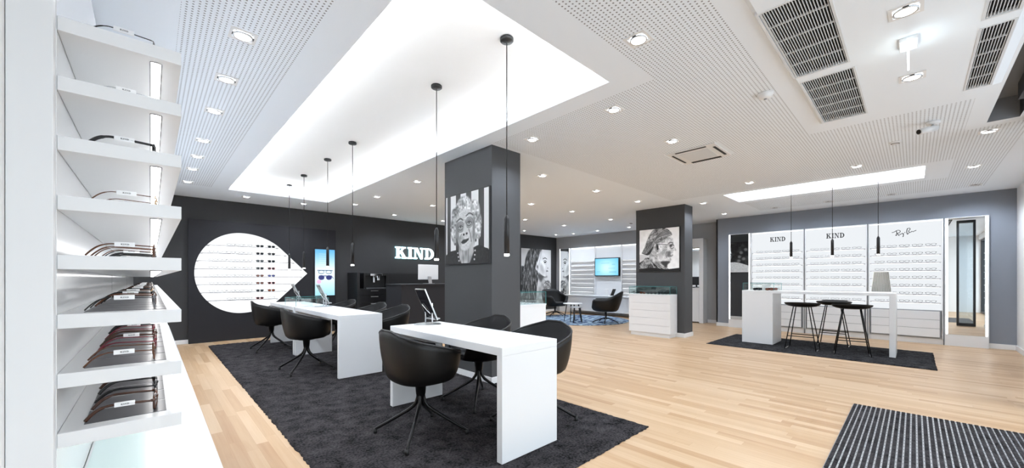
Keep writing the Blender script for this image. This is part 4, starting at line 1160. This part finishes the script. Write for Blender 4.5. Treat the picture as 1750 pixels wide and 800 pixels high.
KINDS = {
 'silver': ('wire', 'fr_silver', 'fr_silver', 'lens_clear', 'silver wire spectacles'),
 'grey': ('wire', 'fr_grey', 'fr_black', 'lens_clear', 'dark wire spectacles'),
 'black': ('plastic', 'fr_black', 'fr_black', 'lens_clear', 'black acetate spectacles'),
 'brown': ('thin', 'fr_brown', 'fr_brown', 'lens_clear', 'brown rimmed spectacles'),
 'tort': ('plastic', 'fr_tort', 'fr_tort', 'lens_clear', 'tortoiseshell spectacles'),
 'red': ('thin', 'fr_red', 'fr_red', 'lens_clear', 'burgundy rimmed spectacles'),
 'sunblack': ('plastic', 'fr_black', 'fr_black', 'lens_dark', 'black sunglasses'),
 'suntort': ('plastic', 'fr_tort', 'fr_tort', 'lens_dark', 'dark tortoiseshell sunglasses'),
 'gold': ('wire', 'fr_gold', 'fr_brown', 'lens_clear', 'gold rimmed spectacles')}
PROTO = {}
for k_, v in KINDS.items():
    for tg in (0, 1): PROTO[k_, tg] = make_glasses(v[0], v[1], v[2], v[3], tg, 3.2 if v[0] == 'plastic' else 2.4)

# ------------------------------------------------------------------ left wall rack
Y0, Y1 = 1.5, 7.38
rack = thing('wall_rack', 'long white lit wall rack of spectacle shelves filling the left edge of the photo', 'shelf rack', (-.2, 4.4, 0))
obj('back_panel', box(-.225, -.174, Y0 + .002, Y1, .502, 2.29), 'white_gloss', rack)
obj('end_panel', box(XL + .001, -.1755, Y0 - .03, Y0, 0, H - .001), 'white', rack, .002)
bm = bmesh.new()
for y in (3.4, 5.4): bx(bm, -.1745, -.1735, y, y + .004, .502, 2.29)
obj('panel_joint', bm, 'groove', rack)
SHZ = [1.998 - .1525 * k for k in range(9)]
for k, z in enumerate(SHZ):
    if k == 0: continue
    s = obj('shelf', box(-.1735, .066, Y0, Y1, z - .037, z), 'white', rack, .0012)
    bm = bmesh.new(); bx(bm, .0, .022, Y0 + .035, Y1 - .05, z - .0405, z - .0372)
    obj('led_strip', bm, 'led_rack', s)
    bm = bmesh.new()
    tube(bm, [(-.0012, Y0 + .033, z - .038), (.011, Y0 + .028, z - .038), (.0232, Y0 + .033, z - .038), (.0232, Y1 - .05, z - .038), (-.0012, Y1 - .05, z - .038)], .0012, 4, closed=True)
    obj('strip_edge', bm, 'groove', s)
    bm = bmesh.new(); n = 38
    for q in range(n):
        y = Y0 + .05 + q * .152
        bx(bm, -.132, .034, y, y + .142, z, z + .0012)
    obj('glasses_inlay', bm, 'pad_grey' if k >= 6 else 'white_gloss', s)
FL = ['uppermost', 'second', 'third', 'fourth', 'fifth', 'sixth', 'seventh', 'eighth', 'lowest']
PAT = {1: ['grey'], 2: ['silver', 'silver'], 3: ['black', 'silver'], 4: ['gold', 'brown', 'silver'],
       5: ['brown', 'gold', 'grey', 'black', 'silver', 'brown', 'gold', 'black'],
       6: ['grey', 'brown', 'black', 'silver', 'gold', 'black', 'grey'],
       7: ['brown', 'red', 'tort', 'red', 'black', 'red', 'brown'], 8: ['suntort', 'sunblack', 'suntort', 'black', 'tort']}
CNT = {1: 1, 2: 2, 3: 2, 4: 3, 5: 9, 6: 24, 7: 24, 8: 14}
ST = {1: .02, 2: .07, 3: .04, 4: .06, 5: .04, 6: .02, 7: 0.0, 8: 0.02}
LN = {1: 'topmost stocked', 2: 'second', 3: 'third', 4: 'fourth', 5: 'fifth', 6: 'sixth', 7: 'seventh', 8: 'lowest'}
for k in range(1, 9):
    for q in range(CNT[k]):
        c = PAT[k][q % len(PAT[k])]
        y = Y0 + .105 + ST[k] + q * (.215 if k > 5 else .19)
        place(PROTO[c, 1 if (q % 2 == 0) else 0], (.012 + random.uniform(-.003, .003), y, SHZ[k] + .0012), random.uniform(-.03, .03),
              '%s, %s from the camera on the %s shelf of the left rack' % (KINDS[c][4], ORD[q], LN[k]), 'spectacles on the shelves of the left rack')
# base cabinets below the rack
for i in range(4):
    a = Y0 - .3 + i * 1.72; b = a + 1.712
    if i == 3: b = Y1
    t = thing('base_cabinet', ['nearest', 'second', 'third', 'farthest'][i] + ' low white base cabinet under the long left rack', 'cabinet', (0, (a + b) / 2, 0), 'low white base cabinets under the left rack')
    lo = -.2485 if a < Y0 - .05 else -.1735
    if i == 0:
        obj('body', box(-.1735, .178, Y0 + .001, b, .06, .47), 'white', t)
        obj('cabinet_top', box(-.1735, .188, Y0 + .001, b, .4705, .50), 'white_gloss', t, .002)
        obj('glass_inlay', box(-.165, .03, Y0 + .01, b - .01, .5002, .504), 'mint', t)
    else:
        obj('body', box(-.1735, .178, a, b, .06, .47), 'white', t)
        obj('cabinet_top', box(-.1735, .188, a, b, .4705, .50), 'white_gloss', t, .002)
        obj('glass_inlay', box(-.165, .03, a + .01, b - .01, .5002, .504), 'mint', t)
    obj('plinth', box(-.1735, .14, max(a, Y0 + .001), b, 0, .0595), 'base', t)
    for j in range(2):
        ya = max(a, Y0 + .001); w2_ = (b - ya) / 2
        obj('drawer_front', box(.1782, .188, ya + w2_ * j + .002, ya + w2_ * (j + 1) - .002, .065, .465), 'white', t, .001)

# ------------------------------------------------------------------ small glasses for the far shelves
def make_small(colour, lens, sun):
    """one mesh facing -y (front at y=0), 0.14 wide"""
    bm = bmesh.new()
    for s in (-1, 1):
        L_ = rr_loop(s * .034, .0235, .027, .020, 10, 2.6)
        tube(bm, [(y, -.001, z) for y, z in L_], .0028 if sun else .0019, 4, closed=True)
        vs = [bm.verts.new((y, 0, z)) for y, z in L_]; f = bm.faces.new(vs); f.material_index = 1
        tube(bm, [(s * .067, 0, .034), (s * .068, .09, .036), (s * .063, .135, .004)], .0022, 4)
        tube(bm, [(s * .060, 0, .033), (s * .0695, 0, .034)], .0042, 4)
    tube(bm, [(-.008, 0, .032), (.008, 0, .032)], .0025, 4)
    o = obj('sunglasses' if sun else 'spectacles', bm, [colour, lens], rec=False)
    return tag(o, 'x', 'glasses')
SM = {'clear': make_small('fr_grey', 'lens_clear', 0), 'dim': make_small('fr_silver', 'lens_clear', 0), 'black': make_small('fr_black', 'lens_dark', 1), 'green': make_small('fr_tort', 'lens_dark', 1),
      'red': make_small('fr_redbright', 'lens_dark', 1), 'blue': make_small('fr_grey', 'lens_blue', 1), 'amber': make_small('fr_brown', 'lens_amber', 1), 'dark': make_small('fr_black', 'lens_clear', 0)}
def put_small(k, loc, rz, label, group):
    c = SM[k].copy(); C.objects.link(c); c.location = loc; c.rotation_euler = (0, 0, rz); c['label'] = label; c['group'] = group
SUN = [('black', 'black'), ('green', 'green'), ('black', 'black'), ('black', 'red'), ('amber', 'blue'), ('amber', 'red'), ('black', 'amber'), ('red', 'dim')]
CN = {'black': 'black sunglasses', 'green': 'dark brown sunglasses', 'red': 'red rimmed sunglasses', 'blue': 'blue lensed sunglasses', 'amber': 'amber brown sunglasses', 'dim': 'silver spectacles', 'clear': 'fine grey spectacles', 'dark': 'thin black spectacles'}
SH8 = ['top', 'second', 'third', 'fourth', 'fifth', 'sixth', 'seventh', 'bottom']
for r_, z in enumerate(ROWZ):
    xsn = [.86, .99, 1.13, 1.262, 1.405] if r_ not in (0, 7) else [1.13, 1.262, 1.405]
    its = [('clear' if x > 1.05 else 'dim', x) for x in xsn] + [(SUN[r_][0], 1.60), (SUN[r_][1], 1.80)]
    for q, (k, x) in enumerate(its):
        put_small(k, (x, ycf + .165, z), random.uniform(-.04, .04), '%s, %s from left on the %s shelf of the eye-shaped display' % (CN[k], ORD[q], SH8[r_]), 'glasses in the eye-shaped display')

# ------------------------------------------------------------------ right wall: lit rack units and mirrors
RZ8 = [1.758 - .1456 * k for k in range(8)]
def rack_unit(ya, yb, xw, label, word, drawers=True, shelves=True, gl=None, posname='', zb=.02, backlit=True):
    """unit against the wall plane xw, from ya (left) to yb (right), ya > yb"""
    t = thing('rack_unit', label, 'shelf rack', (xw - .05, (ya + yb) / 2, 0), 'white lit rack units along the right walls')
    xf = xw - .10
    obj('carcass', box(xw - .045, xw - .001, yb, ya, .10, 2.235), 'white', t)
    obj('backlit_panel', box(xw - .05, xw - .0455, yb + .014, ya - .014, .605, 2.21), 'backlit' if backlit else 'white', t)
    for y in (yb, ya - .014): obj('side_panel', box(xf, xw - .0505, y + .0005, y + .0135, .10, 2.235), 'white', t)
    obj('plinth', box(xw - .07, xw - .001, yb, ya, 0, .0995), 'white_gloss', t)
    obj('light_valance', box(xf, xw - .0505, yb + .015, ya - .015, 2.215, 2.235), 'white', t)
    obj('valance_light', box(xf + .02, xw - .06, yb + .03, ya - .03, 2.208, 2.2145), 'led_wall', t)
    if shelves:
        for k, z in enumerate(RZ8):
            s = obj('shelf', box(xf - .02, xw - .0505, yb + .03, ya - .03, z - .012, z), 'shelf_shaded', t)
            obj('shelf_light', box(xf - .012, xf - .004, yb + .05, ya - .05, z - .0155, z - .0125), 'led_wall', s)
    if drawers:
        obj('drawer_box', box(xf - .015, xw - .0505, yb + .03, ya - .03, .12, .60), 'groove_l', t)
        for k in range(3):
            z0 = .128 + k * .156
            obj('drawer', box(xf - .028, xf - .0155, yb + .045, ya - .045, z0, z0 + .150), 'white', t, .002)
    return t
U = [(2.62, 1.628, 'left lit rack unit on the right wall, behind the bar table block', 'left'),
     (1.614, .634, 'middle lit rack unit on the right wall, behind the bar stools', 'middle'),
     (.620, -.352, 'right lit rack unit with script lettering, next to the right mirror', 'right')]
for i, (ya, yb, lb, pn) in enumerate(U):
    t = rack_unit(ya, yb, XR, lb, None)
    if i < 2:
        yc = (2.251, 1.261)[i]
        obj('lettering', kind_word((XR - .0505, yc, 2.005), (0, -1, 0), (0, 0, 1), (-1, 0, 0), .10, .285, .003), 'letter', t)
    else:
        bm = bmesh.new()
        SCR = [[(0.296, 2.045), (0.275, 2.047), (0.248, 2.065), (0.216, 2.081), (0.189, 2.073), (0.183, 2.052), (0.2, 2.033), (0.221, 2.029)],
               [(0.233, 2.068), (0.23, 2.026), (0.234, 1.981), (0.245, 1.997)], [(0.221, 2.029), (0.208, 1.994), (0.192, 1.976)],
               [(0.197, 2.012), (0.179, 1.999), (0.168, 2.013), (0.155, 2.02), (0.146, 2.004)], [(0.142, 2.02), (0.143, 1.962), (.155, 1.955)], [(0.121, 2.039), (0.123, 2.024)],
               [(0.089, 2.107), (0.098, 2.052), (0.09, 1.997), (0.075, 2.015)], [(0.089, 2.1), (0.064, 2.108), (0.055, 2.085), (0.075, 2.054), (0.064, 2.03), (0.075, 2.015)],
               [(0.064, 2.03), (0.047, 2.029), (0.034, 2.046), (0.016, 2.037), (0.001, 2.049), (-0.015, 2.053), (-0.02, 2.064)]]
        for s_ in SCR: tube(bm, curve([(XR - .0525, y, z) for y, z in s_], 5), .0055, 6)
        obj('lettering', bm, 'letter', t)
    for r_ in range(8):
        nn = 5 if i == 1 and r_ == 0 else 5
        for q in range(nn):
            y = yb + .15 + q * .165
            k = 'dark' if (i == 2 and q < 3) else ('clear' if q < 3 or i == 2 else 'dim')
            put_small(k, (XR - .125, y, RZ8[r_]), -PI / 2, '%s, %s from right on %s shelf of the %s rack unit' % (CN[k], ORD[q], SH8[r_], pn), 'spectacles on the right wall racks')
bm = bmesh.new()
for y in (1.621, .627, -.358): bx(bm, XR - .102, XR - .001, y - .0055, y + .0055, .0, 2.24)
o = obj('trim_4', bm, 'groove'); o['kind'] = 'structure'
def lit_mirror(ya, yb, xw, z0, label):
    t = thing('wall_mirror', label, 'mirror', (xw - .04, (ya + yb) / 2, 0), 'tall lit wall mirrors')
    xf = xw - .09
    obj('cabinet', box(xf, xw - .001, yb, ya, .0, 2.235), 'white', t)
    obj('mirror_glass', box(xf - .004, xf - .0005, yb + .042, ya - .042, z0, 2.225), 'mirror', t)
    for y in (yb + .018, ya - .034): obj('light_edge', box(xf - .005, xf - .0005, y, y + .016, z0, 2.225), 'led_mirror', t)
    return t
lit_mirror(3.098, 2.63, XR, .20, 'left tall lit mirror on the right wall, reflecting a dark portrait')
lit_mirror(-.366, -.858, XR, .20, 'right tall lit mirror on the right wall, reflecting the shop entrance')

# rack on the front wall (seen edge-on at the right edge of the photo and in the right mirror)
for i, (xa, xb) in enumerate(((6.5, 7.9), (7.91, 9.3))):
    t = thing('rack_unit', ['white lit rack on the shop front wall, only reflected in the right mirror', 'white lit rack on the shop front wall at the right edge of the photo'][i], 'shelf rack', ((xa + xb) / 2, YF + .03, 0), 'white lit rack units along the right walls')
    obj('carcass', box(xa, xb, YF + .001, YF + .02, .1, 2.235), 'white', t)
    obj('backlit_panel', box(xa + .015, xb - .015, YF + .0205, YF + .024, .6, 2.21), 'backlit', t)
    obj('plinth', box(xa, xb, YF + .001, YF + .03, 0, .0995), 'white_gloss', t)
    for z in RZ8:
        obj('shelf', box(xa + .03, xb - .03, YF + .0245, YF + .06, z - .012, z), 'white', t)
    for k in range(3): obj('drawer', box(xa + .02, xb - .02, YF + .0205, YF + .05, .128 + k * .156, .278 + k * .156), 'white', t, .002)

# far corner: mirror, racks and wall screen
lit_mirror(8.77, 8.30, XR2, .20, 'far lit mirror in the lounge corner, reflecting the long-haired woman poster')
rack_unit(8.288, 7.272, XR2, 'white lit shelf unit left of the wall screen in the lounge corner', None, backlit=False)
t = rack_unit(7.268, 6.292, XR2, 'plain white panel unit carrying the blue wall screen', None, shelves=False, backlit=False)
rack_unit(6.288, 5.27, XR2, 'white lit shelf unit right of the wall screen, partly behind the far pillar', None, backlit=False)
t = thing('wall_screen', 'flat wall screen showing a light blue page in the lounge corner', 'screen', (10.63, 6.8, 1.25))
obj('housing', box(10.62, 10.698, 6.35, 7.25, 1.25, 1.84), 'rubber', t, .004)
pp = np.zeros((70, 110, 3)); Yv, Xv = np.meshgrid(np.linspace(0, 1, 70), np.linspace(0, 1, 110), indexing='ij')
q = np.clip(1.1 - 1.2 * np.hypot(Xv - .5, (Yv - .55) * .8), 0, 1)[..., None]
pp = np.array([.25, .68, .88]) * (1 - q) + np.array([.80, .96, 1]) * q
g = Pic(110, 70, 0.)
for (a, b, c) in ((.28, .62, .28), (.58, .86, .58), (.08, .22, .78), (.62, .92, .8), (.74, .86, .36)):
    ln = mk(lambda: g.line([(a, c), (b, c)], .012, 1)); pp = pp * (1 - ln * .7) + np.array([.2, .5, .62]) * ln * .7
print_obj('picture', np.clip(pp, 0, 1), (10.6185, 7.225, 1.275), (0, -1, 0), (0, 0, 1), .85, .54, 'display', t)
# low bench with tablets
t = thing('low_counter', 'long low white counter under the wall screen in the lounge corner', 'counter', (10.4, 6.7, 0))
obj('counter_top', box(10.24, 10.60, 5.3, 8.25, .60, .63), 'white', t, .003)
obj('front', box(10.28, 10.61, 5.32, 8.2, .12, .599), 'white', t)
tag(obj('tablet', box(10.40, 10.42, 6.60, 6.72, .631, .84), 'plate', bevel=.003), 'small white upright card holder on the low counter under the wall screen', 'card holder')
t = thing('tablet_stand', 'black tilted tablet on the low counter under the wall screen', 'tablet stand', (10.40, 6.45, .63))
bm = bmesh.new(); prism(bm, [(-.05, 0), (.05, 0), (.05, .22), (-.05, .22)], (10.38, 6.45, .64), (.25, -.97, 0), (.25, -.25, .93), (-.93, -.1, .3), .012)
obj('tablet_screen', bm, 'screen_off', t); obj('foot', box(10.36, 10.46, 6.40, 6.50, .631, .641), 'alu', t, .002)

# tall white cabinet behind the far pillar
t = thing('tall_cabinet', 'tall white cabinet with open niche between the far pillar and the right wall', 'cabinet', (10.61, 4.3, 0))
xf, xb = 10.48, XR2 - .001
obj('frame', (lambda b: (bx(b, xf, xb, 3.80, 3.90, .0, 2.23), bx(b, xf, xb, 4.70, 4.80, 0, 2.23), bx(b, xf, xb, 3.9, 4.7, 2.0, 2.23), bx(b, xb - .02, xb, 3.9, 4.7, .93, 2.0), b)[-1])(bmesh.new()), 'white', t)
obj('door', box(xf, xf + .02, 3.903, 4.697, .03, .90), 'white', t, .002)
obj('worktop', box(xf - .01, xb, 3.9, 4.7, .901, .93), 'white', t)
obj('mirror_panel', box(xb - .026, xb - .0205, 3.92, 4.68, .94, 1.98), 'mirror', t)
t = thing('monitor', 'small black monitor on the worktop of the tall white cabinet', 'monitor', (10.56, 4.05, .93))
obj('screen', box(10.54, 10.56, 3.93, 4.32, 1.0, 1.22), 'screen_off', t, .003)
bm = bmesh.new(); bx(bm, 10.551, 10.565, 4.10, 4.14, .945, .9995); bx(bm, 10.51, 10.60, 4.05, 4.19, .931, .945); obj('stand', bm, 'rubber', t)

# ------------------------------------------------------------------ bar table with stools
t = thing('bar_table', 'long white bar table with block base and single panel leg on the dark rug', 'table', (8.18, 1.17, .0175))
x0, x1 = 7.87, 8.49
obj('block_base', box(x0, x1, 1.70, 2.175, .0175, .915), 'desk', t, .003)
obj('table_top', box(x0, x1, .185, 2.175, .9152, .96), 'desk', t, .003)
obj('panel_leg', box(x0, x1, .186, .255, .0175, .915), 'desk', t, .003)
t = glass_box('bar_glass_case', 7.90, 8.46, 1.69, 2.165, .9605, 1.09, 'clear glass case with glasses on the left end of the bar table', 'glass case')
obj('divider', box(7.91, 8.45, 1.86, 1.866, .961, 1.08), 'plate', t)
BG = 'glasses in the case on the bar table'
for q, (x, y, k) in enumerate([(7.93, 1.76, 'amber'), (8.10, 1.77, 'red'), (8.27, 1.77, 'amber'), (7.93, 1.95, 'black'), (8.10, 1.96, 'green'), (8.27, 1.97, 'black')]):
    put_small(k, (x, y, .9605), -PI / 2, '%s in the %s half of the bar table glass case, %s from front' % (CN[k], 'right' if y < 1.85 else 'left', ORD[q % 3]), BG)
t = thing('display_stand', 'small tapering stand with grey vertical stripes on the right end of the bar table', 'stand', (8.10, .36, .96))
def loop_z(z, sx, sy): return [(8.10 + a * sx, .35 + b * sy, z) for a, b in ((-1, -1), (1, -1), (1, 1), (-1, 1))]
bm = bmesh.new()
n = 15
obj('base', box(8.04, 8.18, .235, .465, .9605, .972), 'plate', t, .002)
bm = bmesh.new(); A_ = [bm.verts.new(p) for p in loop_z(.9725, .05, .112)]; B_ = [bm.verts.new(p) for p in loop_z(1.275, .035, .083)]
for i in range(4): bm.faces.new((A_[i], A_[(i + 1) % 4], B_[(i + 1) % 4], B_[i]))
bm.faces.new(A_[::-1]); bm.faces.new(B_)
obj('body', bm, 'stand_grey', t)
bm = bmesh.new()
for k in range(n):
    f = -1 + 2 * (k + .5) / n
    prism(bm, [(0, 0), (.0085, 0), (.0065, .30), (.0, .30)], (8.10 - .0508, .35 + f * .107, .973), (0, -1, 0), (.05, -f * .095, 1), (-1, 0, 0), .002)
obj('stripes', bm, mat('stripe_grey', srgb(84, 84, 80), .6), t)
def make_stool():
    t = thing('bar_stool', 'x', 'stool')
    bm = bmesh.new()
    def bowl(bm, prof, ry, nn=36):
        rings = []
        for r, z in prof:
            if r == 0: rings.append([bm.verts.new((0, 0, z))]); continue
            rings.append([bm.verts.new((r * math.cos(2 * PI * k / nn) * .92, r * ry * math.sin(2 * PI * k / nn), z + (.018 if math.cos(2 * PI * k / nn) < 0 else .0) * (r / .23) ** 3 * abs(math.cos(2 * PI * k / nn)))) for k in range(nn)])
        for a, b in zip(rings, rings[1:]):
            for k in range(nn):
                if len(a) == 1: f = bm.faces.new((a[0], b[k], b[(k + 1) % nn]))
                elif len(b) == 1: f = bm.faces.new((a[k], a[(k + 1) % nn], b[0]))
                else: f = bm.faces.new((a[k], a[(k + 1) % nn], b[(k + 1) % nn], b[k]))
                f.smooth = True
    bowl(bm, [(0, .690), (.11, .692), (.18, .706), (.222, .732), (.232, .752), (.226, .758)], 1.05)
    s = obj('seat', bm, 'shell', t)
    bm = bmesh.new(); bowl(bm, [(.226, .7585), (.21, .752), (.15, .735), (0, .728)], 1.05); obj('seat_pad', bm, 'pad', t)
    for sy in (-1, 1):
        bm = bmesh.new(); tube(bm, [(-.185, sy * .205, .0065), (.185, sy * .205, .0065)], .0065, 8); r_ = obj('floor_runner', bm, 'chrome', t)
        for sx in (-1, 1):
            bm = bmesh.new(); tube(bm, [(sx * .10, sy * .10, .70), (sx * .185, sy * .205, .007)], .0075, 8); obj('leg', bm, 'blackmetal', t)
    bm = bmesh.new(); k = (.70 - .22) / .693
    tube(bm, [(.10 + .085 * k, -(.10 + .105 * k), .22), (.10 + .085 * k, (.10 + .105 * k), .22)], .007, 8)
    tube(bm, [(-.10 - .085 * k, -(.10 + .105 * k), .22), (-.10 - .085 * k, (.10 + .105 * k), .22)], .007, 8)
    obj('footrest', bm, 'blackmetal', t)
    return t
s0 = make_stool()
for (x, y, rz, lb) in ((7.78, 1.27, 0, 'black bar stool at the front left of the bar table'), (7.80, .66, R(8), 'black bar stool at the front right of the bar table'),
                       (8.66, .97, PI, 'black bar stool on the far side of the bar table, behind the two front ones')):
    place(s0, (x, y, .0145), rz, lb, 'black bar stools')
drop(s0)

# ------------------------------------------------------------------ display cabinets at the pillars
def drawer_cab(x0, x1, y0, y1, label):
    t = thing('drawer_cabinet', label, 'cabinet', ((x0 + x1) / 2, (y0 + y1) / 2, 0), 'white display cabinets at the pillars')
    obj('plinth', box(x0 + .03, x1 - .001, y0 + .03, y1 - .03, 0, .075), 'base', t)
    obj('body', box(x0 + .012, x1, y0, y1, .0755, .835), 'white', t, .001)
    obj('cabinet_top', box(x0, x1, y0, y1, .8352, .855), 'white', t, .001)
    for k in range(5):
        z0 = .08 + k * .151
        obj('drawer', box(x0, x0 + .0115, y0 + .002, y1 - .002, z0, z0 + .147), 'white', t, .001)
    return t
drawer_cab(7.335, 7.655, 3.27, 4.15, 'white five-drawer cabinet in front of the far pillar, under the man portrait')
glass_box('cabinet_glass_case', 7.34, 7.645, 3.275, 4.145, .8555, 1.01, 'glass case on the white drawer cabinet at the far pillar', 'glass case', g='glass_green')
for q in range(5):
    k = ['dark', 'black', 'black', 'amber', 'dark'][q]
    put_small(k, (7.42, 3.42 + q * .155, .8556), -PI / 2, '%s, %s from right in the glass case at the far pillar' % (CN[k], ORD[q]), 'glasses in the case at the far pillar')
t = thing('low_cabinet', 'plain white cabinet against the right side of the near pillar', 'cabinet', (3.43, 3.7, 0), 'white display cabinets at the pillars')
obj('body', box(3.185, 3.665, 3.24, 4.12, .0, .835), 'white', t, .002); obj('cabinet_top', box(3.18, 3.67, 3.235, 4.125, .8352, .855), 'white', t, .001)
glass_box('cabinet_glass_case', 3.185, 3.665, 3.24, 4.12, .8555, 1.005, 'glass case on the plain white cabinet beside the near pillar', 'glass case', g='glass_green')
for q in range(3):
    put_small('dim', (3.30 + .13 * q, 3.36, .8556), R(10), 'silver spectacles, %s from left in the glass case beside the near pillar' % ORD[q], 'glasses in the case beside the near pillar')

for v in list(PROTO.values()): drop(v)
for v in list(SM.values()): bpy.data.objects.remove(v)
